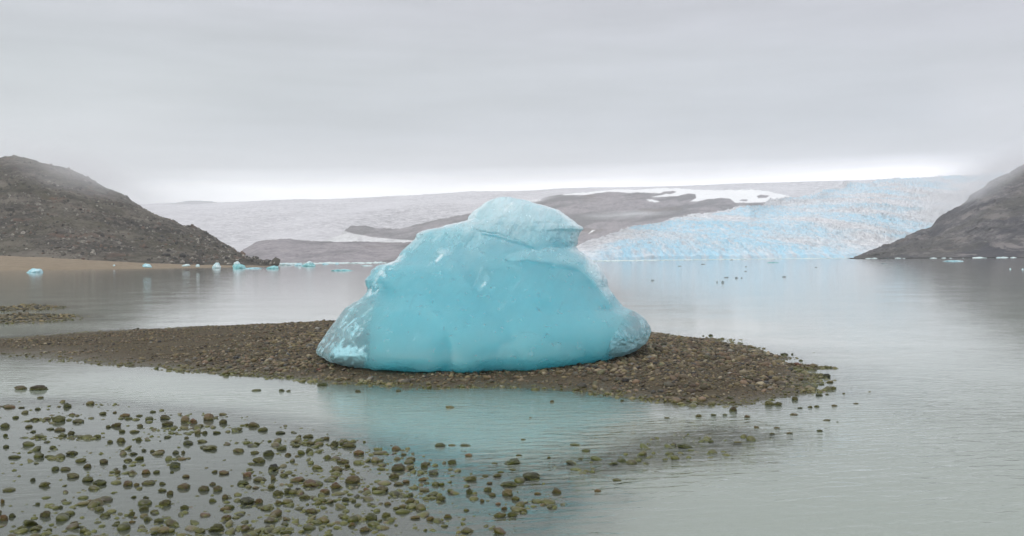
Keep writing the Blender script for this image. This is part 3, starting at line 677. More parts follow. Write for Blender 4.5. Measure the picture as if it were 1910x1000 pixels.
# ------------------------------------------------------------------ stones
def ico(sub):
    import bmesh
    b = bmesh.new(); bmesh.ops.create_icosphere(b, subdivisions=sub, radius=1.0)
    V = np.array([v.co[:] for v in b.verts]); F = np.array([[v.index for v in f.verts] for f in b.faces]); b.free(); return V, F
def stone_shape(seed, sub, rough=0.22):
    V, F = ico(sub)
    n = fbm(V[:, 0] * 0.9 + seed * 3.1, V[:, 1] * 0.9, V[:, 2] * 0.9 + seed, 3)
    f = fbm(V[:, 0] * 2.2 + seed, V[:, 1] * 2.2 - seed, V[:, 2] * 2.2, 2)
    q = np.abs(fbm(V[:, 0] * 1.3 - seed, V[:, 1] * 1.3, V[:, 2] * 1.3 + seed * 2, 2))
    V = V * (1 + rough * n + 0.07 * f - 0.22 * rough * 2 * q)[:, None]
    return V, F
def stone_mat(inst):
    s = NT("stone"); v = s.coord()
    if inst:
        oi = s.n('ShaderNodeObjectInfo'); base = oi.outputs['Color']
        cv = s.n('ShaderNodeVectorMath', operation='ADD'); s.l(v, cv.inputs[0]); s.l(oi.outputs['Location'], cv.inputs[1]); v = cv.outputs[0]
        sc1, sc2 = 1.7, 9.0
    else:
        base = s.attr("tint", 'Color'); sc1, sc2 = 14.0, 70.0
    a = s.noise(v, sc1, 4, 0.6); b = s.noise(v, sc2, 3, 0.7)
    col = s.mix(s.ramp(b, [(0.42, 0.0), (0.72, 0.45)]), base, s.mix(0.22, base, (.24, .21, .13)))
    geo = s.n('ShaderNodeNewGeometry'); sp = s.n('ShaderNodeSeparateXYZ'); s.l(geo.outputs['Position'], sp.inputs[0])
    mr = s.n('ShaderNodeMapRange'); s.l(sp.outputs['Z'], mr.inputs['Value'])     # algae grows near the water line
    mr.inputs['From Min'].default_value = 0.052; mr.inputs['From Max'].default_value = 0.004
    al = s.math('MULTIPLY', s.ramp(a, [(0.36, 0.1), (0.54, 1.0)]), mr.outputs[0])
    col = s.mix(s.math('MULTIPLY', al, 0.8), col, (.100, .112, .008))
    rr = s.n('ShaderNodeMapRange'); s.l(sp.outputs['Z'], rr.inputs['Value'])
    rr.inputs['From Min'].default_value = 0.01; rr.inputs['From Max'].default_value = 0.09; rr.inputs['To Min'].default_value = 0.35; rr.inputs['To Max'].default_value = 0.75
    nb = s.bump(s.math('ADD', a, s.math('MULTIPLY', b, 0.4)), 0.6, 0.1 if inst else 0.01)
    return s.done(s.bsdf(col, rr.outputs[0], nb).outputs[0])
SMI, SMS = stone_mat(True), stone_mat(False)
PAL = {'o': (.060, .056, .017), 'g': (.030, .038, .015), 'b': (.062, .042, .022), 'r': (.092, .038, .022), 'p': (.22, .10, .08), 'k': (.015, .016, .019), 't': (.120, .092, .046), 'y': (.10, .10, .09)}
CN = {'o': 'olive', 'g': 'dark green', 'b': 'brown', 'r': 'rust red', 'p': 'pinkish', 'k': 'blackish', 't': 'tan', 'y': 'grey'}
A5 = "198 130 98 42 b,105 130 80 32 b,498 214 50 26 t,368 227 46 34 g,220 183 36 16 r,45 236 66 22 r,113 239 36 12 b,204 246 34 18 k,312 302 75 50 o,428 315 66 28 b,20 338 52 36 o,155 345 40 20 t,180 373 32 16 k,186 305 50 20 b,80 293 36 18 o,570 271 42 22 o,635 266 26 14 r,690 282 60 26 r,770 284 38 14 b,845 262 36 16 g,710 300 44 16 o,912 294 58 32 b,925 330 66 34 b,1025 305 52 50 t,1072 314 48 36 r,1153 292 66 54 t,1240 316 50 38 b,1408 335 60 36 b,1320 360 50 26 o,1460 362 60 26 o,1555 379 56 20 k,1097 378 36 30 t,1135 378 32 24 b,1200 378 46 20 o,1110 340 40 18 b,275 358 44 16 k,325 362 60 26 r,390 380 44 30 b,340 397 50 20 o,535 400 50 26 o,641 336 58 30 r,600 345 30 20 b,672 370 38 24 o,668 420 52 38 o,610 428 34 24 b,766 415 34 28 o,775 340 36 24 b,925 404 38 16 k,1040 435 60 30 k,1120 428 56 20 o,1035 407 28 14 b,1423 440 34 24 o,1325 478 66 30 t,1410 490 40 22 o,1490 492 60 44 g,1438 533 76 44 o,1565 466 60 30 o,1645 428 66 22 b,1725 437 46 28 b,1710 400 60 26 t,1815 410 40 22 r,1860 440 50 44 o,1900 440 24 26 g,1720 478 40 36 o,1645 452 50 18 o,1518 575 60 50 k,1518 630 30 40 t,1372 612 50 40 p,1440 642 76 28 b,1580 615 50 26 t,1345 660 70 34 g,1650 642 80 34 r,1725 665 96 44 r,1540 715 64 40 o,1602 705 46 40 k,1650 702 50 38 k,1365 762 82 52 k,1435 762 50 40 r,1545 768 38 30 b,1130 690 66 40 b,1203 690 54 40 b,1180 665 36 24 r,1018 678 76 40 b,1248 738 36 34 b,1180 757 44 26 o,912 770 70 46 o,940 715 40 34 b,895 700 50 24 o,965 560 70 42 g,1005 525 50 18 p,975 488 36 26 k,1018 487 24 24 b,890 484 46 20 r,845 482 32 18 b,797 476 28 20 k,678 482 26 18 b,390 493 64 30 b,290 460 40 24 o,30 455 36 24 k,70 515 70 22 o,265 512 56 16 o,440 535 62 24 o,480 565 44 30 r,570 540 50 34 r,705 532 50 22 b,690 565 26 26 k,805 598 52 34 r,868 597 40 26 o,730 603 38 28 t,648 598 36 30 b,300 580 44 28 g,355 582 60 26 b,395 620 76 34 t,178 640 30 26 k,240 668 66 36 o,478 640 70 38 o,545 658 78 44 g,705 662 54 38 r,755 668 36 24 r,820 660 72 26 b,900 662 40 22 b,1240 603 60 28 r,1190 596 34 20 b,1165 465 84 34 o,1030 622 50 24 r,955 598 24 16 k,35 700 70 22 o,10 760 26 36 r,12 855 48 44 r,62 840 38 32 k,245 832 60 46 b,345 843 76 36 g,145 877 54 26 o,205 775 32 22 k,335 792 26 22 k,505 765 32 26 r,545 805 60 34 o,575 840 60 28 o,740 738 32 16 k,808 742 34 26 k,795 800 56 38 o,728 830 38 36 o,855 820 50 28 b,880 868 58 32 o,815 860 34 34 o,730 876 40 18 r,643 893 50 16 k,455 925 36 34 o,408 882 44 22 r,210 905 36 22 b,185 918 60 28 o,265 922 40 22 o,110 912 50 30 o,1020 795 50 32 o,1250 805 66 26 r,1252 857 60 34 r,1195 912 86 54 o,1105 930 60 30 o,905 925 80 42 t,855 938 40 24 k,1358 905 50 30 r,1400 932 54 28 b,1585 935 70 26 o,1730 818 76 34 r,1800 710 60 34 r,1865 675 60 44 r,1872 585 60 46 t,1690 738 66 28 o,1590 862 46 18 r,1475 800 80 28 b,1820 515 40 30 o,1600 500 36 24 r,1890 540 40 24 b,1420 144 56 12 o,1565 143 34 18 k,1604 146 26 12 b,1790 110 60 28 g,1775 46 34 14 r"
A6 = "318 147 34 18 k,830 238 52 18 t,1402 204 24 20 r,1792 200 22 16 k,1282 296 20 8 r,1240 418 30 12 o,545 145 30 16 o,533 468 54 28 r,572 500 34 16 r,775 449 66 26 g,842 450 44 12 o,920 452 60 10 o,938 505 48 24 p,843 543 54 28 g,1183 545 92 38 g,1288 622 100 56 g,1160 668 94 36 g,950 635 78 34 o,1155 712 64 54 t,1200 745 50 32 o,1430 705 54 38 r,1655 702 42 22 p,1312 761 52 18 k,1320 718 42 16 r,1012 757 26 24 r,1095 618 50 24 b,1045 695 50 34 o,1070 725 44 26 b,940 705 40 44 g,1240 813 46 28 o,1110 838 78 34 t,1180 835 62 32 o,1103 775 34 18 p,1135 800 36 24 r,930 928 70 32 b,725 858 46 32 r,820 845 48 28 r,640 853 60 24 r,395 850 68 52 g,475 838 56 40 o,355 920 60 32 r,285 893 40 30 r,455 695 66 46 t,285 642 92 58 t,365 700 40 32 r,265 450 84 36 b,325 490 66 36 r,440 495 80 18 b,437 537 50 22 b,545 575 80 46 b,605 575 60 30 t,455 555 50 22 o,520 620 60 36 b,590 652 46 26 r,545 665 60 24 b,740 600 60 36 y,690 560 40 36 b,615 525 56 26 b,680 640 50 20 r,610 760 60 36 t,568 790 42 28 t,485 775 40 24 r,535 800 40 20 b,250 750 46 28 k,295 760 30 20 k,235 540 64 30 b,780 745 60 40 o,720 735 50 24 b,610 725 40 24 g,690 700 60 22 b,1030 620 40 14 b,1055 660 36 18 r,1080 550 40 10 o,1115 598 40 14 o,1185 585 40 12 o,1215 505 36 14 o,1385 518 22 14 b,1745 550 60 20 g,1790 530 50 28 g,1840 540 60 26 g,1885 525 50 26 g,1765 645 50 16 t,1590 480 50 20 g,1530 448 60 12 o"
A7 = "533 106 22 12 k,500 109 10 6 k,470 120 14 8 b,520 130 28 10 k,553 132 24 10 k,586 146 20 10 k,628 153 16 6 b,858 190 36 14 k,892 189 10 10 k,930 217 20 10 b,1046 285 36 22 k,1058 312 36 12 t,1068 338 44 18 o,1012 295 18 8 b,1012 369 34 14 k,1045 366 16 8 b,1119 362 14 8 b,1172 407 24 6 r,1078 416 28 10 r,1000 420 24 10 b,972 422 22 12 b,927 426 24 8 k,902 456 36 10 r,1047 481 34 7 r,1015 527 28 12 k,1091 488 10 5 k,825 514 26 10 r,735 511 26 10 r,804 540 26 8 r,880 538 34 6 r,695 464 28 16 p,633 432 34 30 b,545 457 26 12 o,482 461 28 18 b,596 456 22 12 y,795 405 44 26 o,832 408 36 22 o,905 385 30 20 b,700 300 44 20 o,798 272 26 12 k,935 300 36 18 b,885 258 30 16 k,915 245 32 18 r,965 243 26 14 r,985 250 20 8 r,975 333 70 26 g,920 330 36 16 b,1020 322 30 10 k,620 388 30 12 o,455 400 36 14 r,160 325 34 18 k,535 574 28 14 g,420 595 70 24 g,340 470 24 8 r,655 578 40 10 t,115 742 30 8 r"
REF = {(5, 198, 130): ("big rounded brown cobble, the right one of a lone pair in the channel", "the lone pair of cobbles"),
 (5, 105, 130): ("flatter brown cobble, the left one of a lone pair in the channel", None),
 (5, 312, 302): ("squat mossy olive cobble in the cluster near the left edge", "the squat mossy cobble"),
 (5, 1153, 292): ("tall rounded tan cobble, highest stone along the far rim of the cobble field", "the tall tan cobble"),
 (5, 1518, 575): ("round black cobble standing out among the olive ones", "the round black cobble"),
 (5, 1365, 762): ("big domed blackish cobble in the densest part of the cobble field", "the big domed cobble"),
 (5, 545, 658): ("smooth domed dark green cobble beside a mossy olive one", "the smooth dark green cobble"),
 (5, 345, 843): ("long low dark green cobble near the bottom left", "the long green cobble"),
 (5, 390, 493): ("flat brown cobble alone in still water on the left", "the flat brown cobble"),
 (5, 1195, 912): ("half sunken olive boulder at the bottom edge of the picture", "the half sunken olive boulder"),
 (5, 912, 770): ("bulky olive cobble with open water to its left", "the bulky olive cobble"),
 (6, 285, 642): ("big pale tan cobble amid the pebbles of the dense cobble patch", "the big pale tan cobble"),
 (6, 1288, 622): ("largest dark green cobble standing alone in clear shallow water", "the largest dark green cobble"),
 (6, 1430, 705): ("rust red cobble lying apart on the right of the cobble field", "the lone rust red cobble"),
 (6, 1655, 702): ("pink red stone just under the water farthest from the cobbles", "the sunken pink stone"),
 (6, 1790, 530): ("tallest stone of the sunken green row in the riffle", "the sunken green row"),
 (6, 533, 468): ("rounded rust red cobble off the far right corner of the cobble field", "the corner cobble"),
 (6, 830, 238): ("flat tan stone alone in the berg's blue reflection", "the blue reflection stone"),
 (6, 395, 850): ("rounded dark green cobble beside an olive one near the bottom edge", "the bottom green cobble"),
 (7, 1046, 285): ("largest dark stone standing off the tip of the gravel bar", "the bar tip stone"),
 (7, 902, 456): ("flat rust red stone awash in front of the bar tip", "the flat red stone"),
 (7, 533, 106): ("dark stone in the water off the far side of the bar", "the far shore stone"),
 (7, 633, 432): ("upright brown stone on the near rim of the bar", "the upright brown stone"),
 (7, 1015, 527): ("blackish stone standing alone in open water right of the riffle", "the lone blackish stone"),
 (5, 1790, 110): ("mossy dark green stone at the near waterline left of the berg", "the waterline stone")}
SC_ = {5: (2.984, 0, 680), 6: (2.984, 560, 680), 7: (2.358, 1100, 580)}
stones = []
for k, txt in ((5, A5), (6, A6), (7, A7)):
    sc, ox, oy = SC_[k]
    for item in txt.split(','):
        a_, b_, c_, d_, e_ = item.split(); a_, b_, c_, d_ = map(float, (a_, b_, c_, d_))
        lab = REF.get((k, int(a_), int(b_)), (None, None))
        stones.append(dict(px=ox + a_ / sc, py=oy + b_ / sc, w=c_ / sc, h=d_ / sc, c=e_, lab=lab[0], ref=lab[1], zone=k))
protos = []
for i in range(9):
    V_, F_ = stone_shape(i * 1.7 + 0.3, 4, 0.48)
    V_[:, 2] = np.sign(V_[:, 2]) * np.abs(V_[:, 2]) ** (0.92 + 0.08 * (i % 4)); me_o = new_mesh("stone", V_, F_, SMI); protos.append(me_o)
used = [False] * 9
STONE_XY = []
for i, s_ in enumerate(stones):
    base_py = s_['py'] + s_['h'] * 0.36
    z = 0.0
    for _ in range(3):                                     # where the ray meets the ground or the water
        P = ground(s_['px'], base_py, z); z = max(0.0, float(gz_at(P[0], P[1])))
    dist = P[1]; wm = s_['w'] * dist / FOC; hm_ = s_['h'] * dist / FOC
    a_ = wm / 2; el = math.atan2(CAMZ, dist)
    c_ = max(hm_ * 0.60, a_ * 0.26); b_ = a_ * random.uniform(0.7, 1.0)
    k = i % 9
    if used[k]:
        o = protos[k].copy(); COL.objects.link(o)
    else:
        o = protos[k]; used[k] = True
    gzv = float(gz_at(P[0], P[1] + b_))
    cz = max(0.0, gzv) + c_ * 0.30 if not (s_['zone'] == 6 and s_['c'] == 'g' and s_['px'] > 1130) else c_ * 0.05
    o.location = (P[0], P[1] + b_ * 0.8, cz)
    o.scale = (a_ * 0.97, b_ * 0.95, c_ * 0.78)
    o.rotation_euler = (random.uniform(-.12, .12), random.uniform(-.12, .12), random.choice([0, math.pi]) + random.uniform(-.35, .35))
    col = np.array(PAL[s_['c']]) * random.uniform(0.45, 1.4)
    col = col * (0.92 + 0.16 * np.array([random.random() for _ in range(3)]))
    o.color = (*col, 1)
    s_['o'] = o; s_['wm'] = wm; STONE_XY.append((P[0], P[1] + b_, a_))
# labels: each stone named by its look and by the nearest landmark stone
refs = [s_ for s_ in stones if s_['ref']]
size = lambda w_: "tiny" if w_ < 0.05 else "small" if w_ < 0.085 else "mid sized" if w_ < 0.13 else "big"
bucket = {}
for s_ in stones:
    if s_['lab']: continue
    r_ = min(refs, key=lambda q: (q['px'] - s_['px']) ** 2 + (2 * (q['py'] - s_['py'])) ** 2)
    dx, dy = s_['px'] - r_['px'], 1.8 * (s_['py'] - r_['py'])
    rel = ("to the right of" if dx > 0 else "to the left of") if abs(dx) > abs(dy) else ("in front of" if dy > 0 else "behind")
    shape = "flat" if s_['h'] < 0.42 * s_['w'] else ("round" if s_['h'] > 0.66 * s_['w'] else "")
    key = (size(s_['wm']), shape, CN[s_['c']], rel, r_['ref']); bucket.setdefault(key, []).append((math.hypot(dx, dy), s_))
ORD = ["", "second ", "third ", "fourth ", "fifth ", "sixth ", "seventh ", "eighth "]
for key, lst in bucket.items():
    lst.sort(key=lambda q: q[0])
    for n_, (_, s_) in enumerate(lst):
        sz, sh, cn, rel, rf = key
        desc = " ".join(x for x in (sz, sh, cn, "stone") if x)
        s_['lab'] = (f"{desc} {rel} {rf}" if len(lst) == 1 else f"{ORD[n_]}nearest {desc} {rel} {rf}")
for s_ in stones:
    tag(s_['o'], s_['lab'], "stone", "stones around the gravel bar" if s_['zone'] == 7 else "cobbles in the shallow foreground water")

# loose gravel and pebbles too many to count
def scatter(name, xs, ys, rad, cols, sink, sub, label):
    shp = [stone_shape(40 + i * 2.3, sub, 0.35) for i in range(12)]
    nv = len(shp[0][0]); Fb = shp[0][1]; n = len(xs)
    S = np.stack([q[0] for q in shp])
    pick = rng.integers(0, 12, n)
    base = S[pick]
    sc = np.stack([rad * rng.uniform(.85, 1.25, n), rad * rng.uniform(.7, 1.1, n), rad * rng.uniform(.42, .75, n)], -1)
    base = base * sc[:, None, :]
    an = rng.uniform(0, 2 * np.pi, n); c_, s_ = np.cos(an), np.sin(an)
    tl = rng.normal(0, .25, n)
    bx, by, bz = base[..., 0], base[..., 1], base[..., 2]
    bz = bz + bx * tl[:, None]
    X = bx * c_[:, None] - by * s_[:, None] + xs[:, None]; Y = bx * s_[:, None] + by * c_[:, None] + ys[:, None]
    Z = bz + (gz_at(xs, ys) + sc[:, 2] * sink)[:, None]
    V = np.stack([X, Y, Z], -1).reshape(-1, 3)
    F = (Fb[None] + (np.arange(n) * nv)[:, None, None]).reshape(-1, 3)
    o = new_mesh(name, V, F, SMS, attrs={"tint": np.repeat(cols, nv, 0)})
    return tag(o, label, "gravel", kind="stuff")
PC = 0.78 * np.array([(.118, .092, .046), (.150, .122, .062), (.095, .066, .042), (.165, .130, .085), (.060, .054, .040), (.145, .098, .062), (.24, .205, .135), (.085, .082, .042), (.032, .031, .031), (.19, .18, .155)])
PW = np.array([.2, .17, .14, .1, .1, .09, .05, .08, .04, .03])
def tints(n, pal=PC, w_=PW):
    return pal[rng.choice(len(pal), n, p=w_ / w_.sum())] * rng.uniform(.4, 1.75, (n, 1))
# on the bar
n0 = 230000
bx0 = rng.uniform(-17, 7.5, n0); by0 = rng.uniform(10.6, 30, n0)
_, dbv, dfv, _ = ground_z(bx0, by0)
keep = (dbv > -0.10) | ((dbv > -0.7) & (rng.random(n0) < 0.10) & (bx0 > 0)) | ((dbv > -1.0) & (rng.random(n0) < np.where(bx0 > 3.0, 0.09, 0.012)))
coarse = 0.25 + 0.75 * sstep(-7.5, -3.0, bx0)
keep &= rng.random(n0) < (0.35 + 0.65 * coarse) * np.where(by0 > 19, 0.85, 1)
clump = fbm(bx0 * 1.2, by0 * 1.2, 0 * bx0, 3)
keep &= rng.random(n0) < np.where((dbv < 0.8) & (bx0 < 2.0), 0.42 + 0.4 * (clump > 0), 1.0)
bx0, by0, coarse = bx0[keep], by0[keep], coarse[keep]
sort_ = fbm(bx0 * 0.55, by0 * 0.8, 0 * bx0 + 31, 3); keep = rng.random(len(bx0)) < np.where(sort_ < -0.12, 0.55, 1.0); bx0, by0, coarse, sort_ = bx0[keep], by0[keep], coarse[keep], sort_[keep]
rad = np.clip(rng.lognormal(math.log(.0165), .52, len(bx0)) * (1 + 1.1 * np.clip(sort_, -.4, .35)), .008, .07) * (0.55 + 0.5 * coarse)
scatter("gravel", bx0, by0, rad, tints(len(bx0)), 0.25, 1, "loose brown gravel covering the bar round the iceberg")
# between the foreground cobbles
n1c = 110000
fx0 = rng.uniform(-9, 2.2, n1c); fy0 = rng.uniform(4.5, 13, n1c)
dF = sdist(fx0, fy0, FG); dD = sdist(fx0, fy0, DENSE)
cl = fbm(fx0 * 1.1, fy0 * 2.2, 0 * fx0 + 20, 3)
prob = np.where(dF > -0.15, 0.03 + 0.55 * sstep(0.08, 0.45, cl), 0.004) + 0.35 * sstep(-0.4, 0.5, dD) + 0.22 * sstep(7.4, 6.2, fy0) * (dF > 0)
keep = rng.random(n1c) < prob
fx0, fy0 = fx0[keep], fy0[keep]
rad = np.clip(rng.lognormal(math.log(.0125), .60, len(fx0)), .005, .046)
FP = 0.42 * np.array([(.105, .095, .030), (.085, .085, .026), (.110, .075, .045), (.125, .062, .045), (.052, .056, .028), (.145, .115, .075), (.032, .030, .028), (.17, .12, .095)])
scatter("pebbles", fx0, fy0, rad, tints(len(fx0), FP, np.ones(8)), 0.55, 2, "small wet pebbles lying between the foreground cobbles")
n3c = 9000
rx0 = rng.uniform(0.3, 4.2, n3c); ry0 = rng.uniform(7.5, 11.5, n3c); dR = sdist(rx0, ry0, RIF); keep = rng.random(n3c) < 0.16 * sstep(-0.5, 0.3, dR) * (fbm(rx0 * 2, ry0 * 2, 0 * rx0, 2) > -0.1)
rx0, ry0 = rx0[keep], ry0[keep]
scatter("riffle_pebbles", rx0, ry0, np.clip(rng.lognormal(math.log(.026), .35, len(rx0)), .012, .055), tints(len(rx0), np.array([(.035, .045, .016), (.05, .05, .02), (.04, .03, .02), (.07, .06, .035)]), np.ones(4)), 0.35, 2,
        "dark green stones just under the rippled water right of the cobbles")
# far left shoals
n2c = 9000
px0 = rng.uniform(-23, -12, n2c); py0 = rng.uniform(26, 44, n2c)
dd = np.maximum(sdist(px0, py0, PATCH1), sdist(px0, py0, PATCH2)); keep = (dd > 0) | ((dd > -0.5) & (rng.random(n2c) < .12))
px0, py0 = px0[keep], py0[keep]
scatter("shoal_gravel", px0, py0, np.clip(rng.lognormal(math.log(.045), .4, len(px0)), .02, .11), tints(len(px0), np.array([(.11, .09, .035), (.09, .075, .045), (.04, .04, .03), (.13, .10, .05)]), np.ones(4)), 0.3, 1,
        "yellowish pebbles on the shoals at the far left")

# ------------------------------------------------------------------ small bergs and floes on the lake
def floe_mat(name, c1, c2):
    s = NT(name); v = s.coord(); a = s.noise(v, 1.3, 4, 0.6)
    p = s.bsdf(s.ramp(a, [(0.38, c1), (0.62, c2)]), 0.45, s.bump(a, 0.6, 0.4))
    return s.done(p.outputs[0])
FMAT = {'cyan': floe_mat("cyan_ice", (.22, .50, .58), (.50, .70, .76)), 'teal': floe_mat("teal_ice", (.10, .36, .40), (.30, .58, .60)),
        'white': floe_mat("white_ice", (.36, .54, .58), (.62, .72, .74)), 'dark': floe_mat("dirty_ice", (.09, .12, .13), (.24, .29, .30))}
def floe(px, py, wpx, hpx, kind, label, seed, name="small_iceberg", cat="iceberg", top=None, grp=None, zmin=0.0):
    P = ground(px, py, zmin); dist = P[1]
    a_ = wpx * dist / FOC / 2; h_ = hpx * dist / FOC * (0.85 if grp == G1 else 1)
    V_, F_ = ico(4)
    n_ = fbm(V_[:, 0] * 1.3 + seed * 5.1, V_[:, 1] * 1.3, V_[:, 2] * 1.3 + seed, 4, 0.55); r_ = fbm(V_[:, 0] * 1.1 + seed, V_[:, 1] * 1.1, V_[:, 2] * 0.7, 2, 0.5, True)
    V_ = V_ * (1 + 0.40 * n_ + 0.16 * r_)[:, None]
    V_[:, 2] += 0.25 * V_[:, 0] * math.sin(seed * 2.1)
    V_[:, 2] = np.where(V_[:, 2] > 0, V_[:, 2], V_[:, 2] * 0.35)
    V_ = V_ / np.array([np.abs(V_[:, 0]).max(), np.abs(V_[:, 1]).max(), V_[:, 2].max()]) * np.array([a_, a_ * 0.8, h_])
    o = new_mesh(name, V_, F_, FMAT[kind]); o.location = (P[0], P[1] + a_ * 0.6, zmin)
    if top:
        V2, F2 = ico(3); n_ = fbm(V2[:, 0] * 1.4 + seed * 2, V2[:, 1] * 1.4, V2[:, 2] * 1.4, 3)
        V2 = V2 * (1 + .3 * n_)[:, None] * np.array([a_ * .42, a_ * .4, h_ * .5]) + np.array([top * a_, 0, h_ * .80])
        new_mesh("ice_pinnacle", V2, F2, FMAT['white'], parent=o)
    return tag(o, label, cat, grp)
G1 = "small icebergs along the left shore"; G2 = "ice floes drifting on the open lake"
floe(60, 509, 31, 10, 'cyan', "bright blue low berg afloat off the tan beach, leftmost of all", 1.0, grp=G1)
floe(273, 497.5, 18, 7, 'cyan', "flat pale blue ice block aground on the tan beach", 2.2, grp=G1, zmin=1.2)
floe(368, 497, 8, 5, 'white', "small white ice lump on the beach beside the pyramid berg", 3.1, grp=G1, zmin=1.0)
floe(345, 496, 16, 4, 'white', "low row-like white ice scrap on the beach", 3.7, grp=G1, zmin=1.0)
floe(212, 496, 5, 3, 'white', "tiny white ice scrap farther left on the beach", 3.9, grp=G1, zmin=1.0)
floe(403, 499.2, 17, 11, 'white', "white pyramid shaped berg at the right end of the beach", 4.4, grp=G1, zmin=0.2)
floe(445, 501, 29, 12, 'teal', "teal berg with a white knob, right of the white pyramid berg", 5.3, top=-0.35, grp=G1)
floe(470, 501.5, 36, 3, 'cyan', "thin pale ice slab in front of the teal knobbed berg", 6.2, grp=G1)
floe(507, 501.8, 24, 7.5, 'teal', "teal domed berg off the tip of the left hill", 7.1, grp=G1)
floe(532, 495.5, 30, 6, 'white', "whitish berg behind the teal dome at the hill's tip", 8.6, grp=G1)
floe(574, 497.2, 27, 9, 'teal', "dark teal berg with a white crest below the low hill", 9.2, top=0.1, grp=G1)
floe(556, 496, 18, 6, 'cyan', "pale blue berg joined to the crested teal one", 10.4, grp=G1)
floe(559, 500.5, 6, 2.5, 'white', "tiny white ice bit in front of the crested berg", 10.9, grp=G1)
floe(606, 493.8, 14, 4, 'cyan', "small cyan berg at the far shore right of the crested one", 11.1, grp=G1)
floe(628, 493.2, 9, 3.5, 'cyan', "tiny cyan berg next along the far shore", 12.2, grp=G1)
floe(636, 505.6, 44, 4, 'teal', "long flat teal floe afloat left of the big iceberg", 13.7, name="ice_floe", cat="ice floe", grp=G1)
floe(684, 496.5, 24, 2.4, 'white', "thin white floe close to the big iceberg's left shoulder", 14.3, name="ice_floe", cat="ice floe", grp=G1)
floe(708, 491.5, 12, 3, 'white', "small white berg peeping out behind the big iceberg's shoulder", 15.1, grp=G1)
for i, (a_, b_, c_, d_, kd, lb) in enumerate([
    (1218, 523.5, 9, 2.6, 'dark', "dark floe nearest the big iceberg's right side"),
    (1337.5, 527, 3, 3.6, 'dark', "tiny dark ice lump, left of the twin lumps on open water"),
    (1348.5, 527.5, 6.5, 5, 'dark', "dark twin ice lump, nearest of the scattered cluster"),
    (1355, 518, 11, 1.8, 'dark', "thin dark floe behind the twin lump"),
    (1374, 519, 7, 3.6, 'dark', "dark knobbly floe in the middle of the scattered cluster"),
    (1383.5, 519, 4, 2.4, 'dark', "small dark lump right of the knobbly floe"),
    (1391, 506.5, 7, 1.6, 'dark', "faint grey floe, nearer one of a pair behind the cluster"),
    (1392, 498, 6, 1.6, 'dark', "faint grey floe, farther one of a pair behind the cluster"),
    (1463, 517, 10, 2.8, 'dark', "dark oval floe alone right of the scattered cluster"),
    (1312, 493.6, 10, 1.8, 'dark', "dark sliver of ice near the glacier front"),
    (1268, 497, 9, 1.5, 'dark', "faint thin floe between the berg and the glacier front"),
    (1445, 490.4, 26, 1.6, 'teal', "long thin teal floe below the glacier's calving front"),
    (1365, 485.6, 8, 2.2, 'dark', "dark ice block at the foot of the glacier"),
    (1523, 499, 6, 1.4, 'dark', "faint speck of ice left of the dark raft"),
    (1650, 492.6, 15, 2.5, 'dark', "dark raft of ice below the cliff's spur"),
    (1783, 487.8, 38, 2.2, 'cyan', "long pale blue slab of ice under the cliff"),
    (1653, 482.3, 16, 3, 'white', "whitish berg aground at the cliff's spur"),
    (1864, 481.6, 10, 2.4, 'white', "white ice bits at the cliff's foot by the right edge"),
    (1885, 502.5, 3.6, 2.6, 'white', "tiny bright ice lump on dark water near the right edge"),
    (1908, 503, 4, 2.4, 'white', "tiny bright ice lump at the very right edge")]):
    floe(a_, b_, c_ * (0.85 if kd == 'dark' else 1), d_ * (0.75 if kd == 'dark' else 1), kd, lb, 20 + i * 1.37, name="ice_floe", cat="ice floe", grp=G2)
# brash ice washed along the far shores, too fine to count
bV, bF = [], []
i0 = 0; V1, F1 = ico(1)
for k in range(900):
    q = random.random()
    if q < 0.62: px = random.uniform(1085, 1600); d_ = 800 + (px - 1060) * 0.7 - random.expovariate(1 / 28.0) - 6
    elif q < 0.65: px = random.uniform(1600, 1910); d_ = np.interp(px, [1575, 1700, 1800, 1910], [900, 800, 720, 660]) - random.expovariate(1 / 14.0) - 3
    else: px = random.uniform(500, 720); d_ = random.uniform(700, 1400)
    P = at(px, 484, d_); r_ = random.uniform(0.4, 1.5) * (1.6 if random.random() < .08 else 1)
    bV.append(V1 * np.array([r_ * random.uniform(1, 2.6), r_, r_ * 0.5]) * (1 + 0.25 * rng.normal(size=(len(V1), 1))) + np.array([P[0], P[1], 0.05])); bF.append(F1 + i0); i0 += len(V1)
brash = new_mesh("brash_ice", np.concatenate(bV), np.concatenate(bF), floe_mat("brash", (.42, .60, .62), (.72, .78, .78)), smooth=False)
tag(brash, "fine brash ice floating along the far shore and the glacier front", "brash ice", kind="stuff")

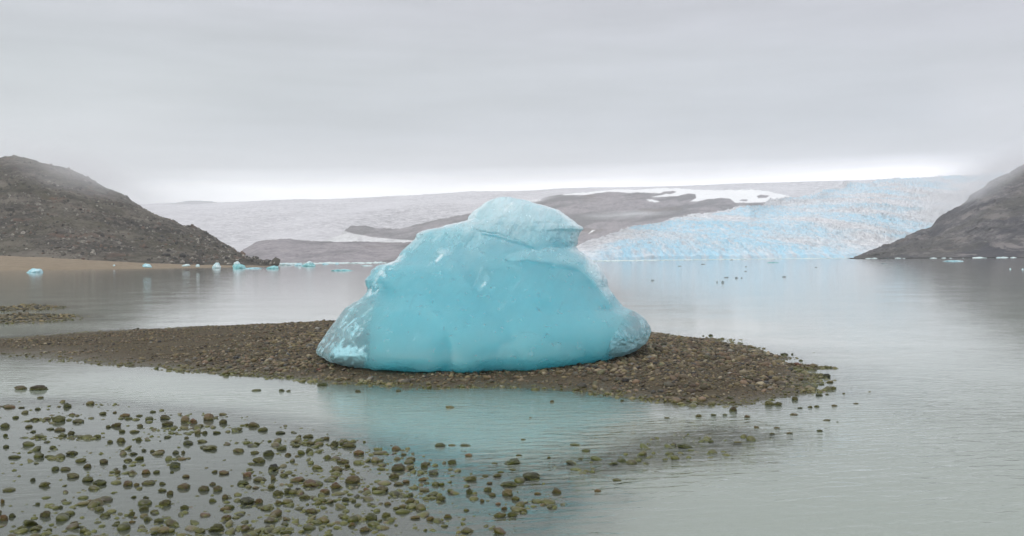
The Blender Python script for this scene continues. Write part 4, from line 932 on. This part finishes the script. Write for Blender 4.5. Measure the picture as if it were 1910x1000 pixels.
# ------------------------------------------------------------------ air: haze over the whole scene and low mist on the cliffs
def vol_mat(name, dens, col):
    s = NT(name); p = s.n('ShaderNodeVolumePrincipled'); p.inputs['Color'].default_value = (*col, 1); p.inputs['Density'].default_value = dens
    p.inputs['Anisotropy'].default_value = 0.0
    s.l(p.outputs[0], s.out.inputs['Volume']); return s.m
hb, ht = -4.0, 720.0
hv = [(x_, y_, z_) for z_ in (hb, ht) for (x_, y_) in ((-7600, -500), (7600, -500), (7600, 10800), (-7600, 10800))]
haze = new_mesh("haze", hv, [(3, 2, 1, 0), (4, 5, 6, 7), (0, 1, 5, 4), (1, 2, 6, 5), (2, 3, 7, 6), (3, 0, 4, 7)], vol_mat("haze_air", 1.65e-4, (.955, .962, .995)), smooth=False)
tag(haze, "thin pale haze over the lake and the far hills", "haze", kind="stuff")
def mist_mat(seed):
    """mist that thins out from the middle of the bank to nothing at its edge"""
    s = NT("mist_air"); tc_ = s.n('ShaderNodeTexCoord')
    gr = s.n('ShaderNodeTexGradient', gradient_type='SPHERICAL'); s.l(tc_.outputs['Object'], gr.inputs['Vector'])
    mp = s.n('ShaderNodeMapping'); mp.inputs['Location'].default_value = (seed, 0, 0); s.l(tc_.outputs['Object'], mp.inputs['Vector'])
    nz_ = s.noise(mp.outputs['Vector'], 1.6, 3, 0.5)
    d = s.math('MULTIPLY', s.math('POWER', gr.outputs['Fac'], 1.3), s.ramp(nz_, [(0.36, 0.15), (0.62, 1.0)]))
    p = s.n('ShaderNodeVolumePrincipled'); p.inputs['Color'].default_value = (.97, .97, 1.0, 1)
    return s, p, d
def mist(px, py, dist, rx_, ry_, rz_, dens, label, tilt=0.0):
    V_, F_ = ico(4); s, p, d = mist_mat(px * 0.37)
    s.l(s.math('MULTIPLY', d, dens), p.inputs['Density']); s.l(p.outputs[0], s.out.inputs['Volume'])
    o = new_mesh("mist", V_, F_, s.m); o.location = at(px, py, dist); o.scale = (rx_, ry_, rz_); o.rotation_euler = (0, -tilt, 0)
    return tag(o, label, "mist", kind="stuff")
mist(1806, 352, 1060, 58, 110, 19, 0.030, "wisp of mist clinging to the shoulder of the right cliff", 0.72)
mist(1885, 300, 1100, 70, 110, 18, 0.026, "cloud shred over the crest of the right cliff", 0.52)
mist(1165, 401, 2050, 110, 160, 9, 0.012, "thin bank of mist lying on the middle hill", 0.03)
mist(1010, 366, 2500, 75, 200, 16, 0.012, "small mist puff where the middle hill meets the ice behind the berg", 0.2)
mist(170, 330, 640, 62, 120, 17, 0.016, "faint mist over the crest of the left hill", -0.52)

# ------------------------------------------------------------------ render settings
SC.view_settings.view_transform = 'Standard'; SC.view_settings.look = 'None'
SC.view_settings.exposure = 0.06; SC.view_settings.gamma = 1.0
SC.cycles.use_denoising = True
try: SC.cycles.denoiser = 'OPENIMAGEDENOISE'
except Exception: pass
SC.cycles.max_bounces = 32; SC.cycles.transmission_bounces = 12; SC.cycles.transparent_max_bounces = 12
SC.cycles.diffuse_bounces = 3; SC.cycles.glossy_bounces = 4; SC.cycles.volume_bounces = 24
SC.cycles.use_adaptive_sampling = True; SC.cycles.adaptive_threshold = 0.02
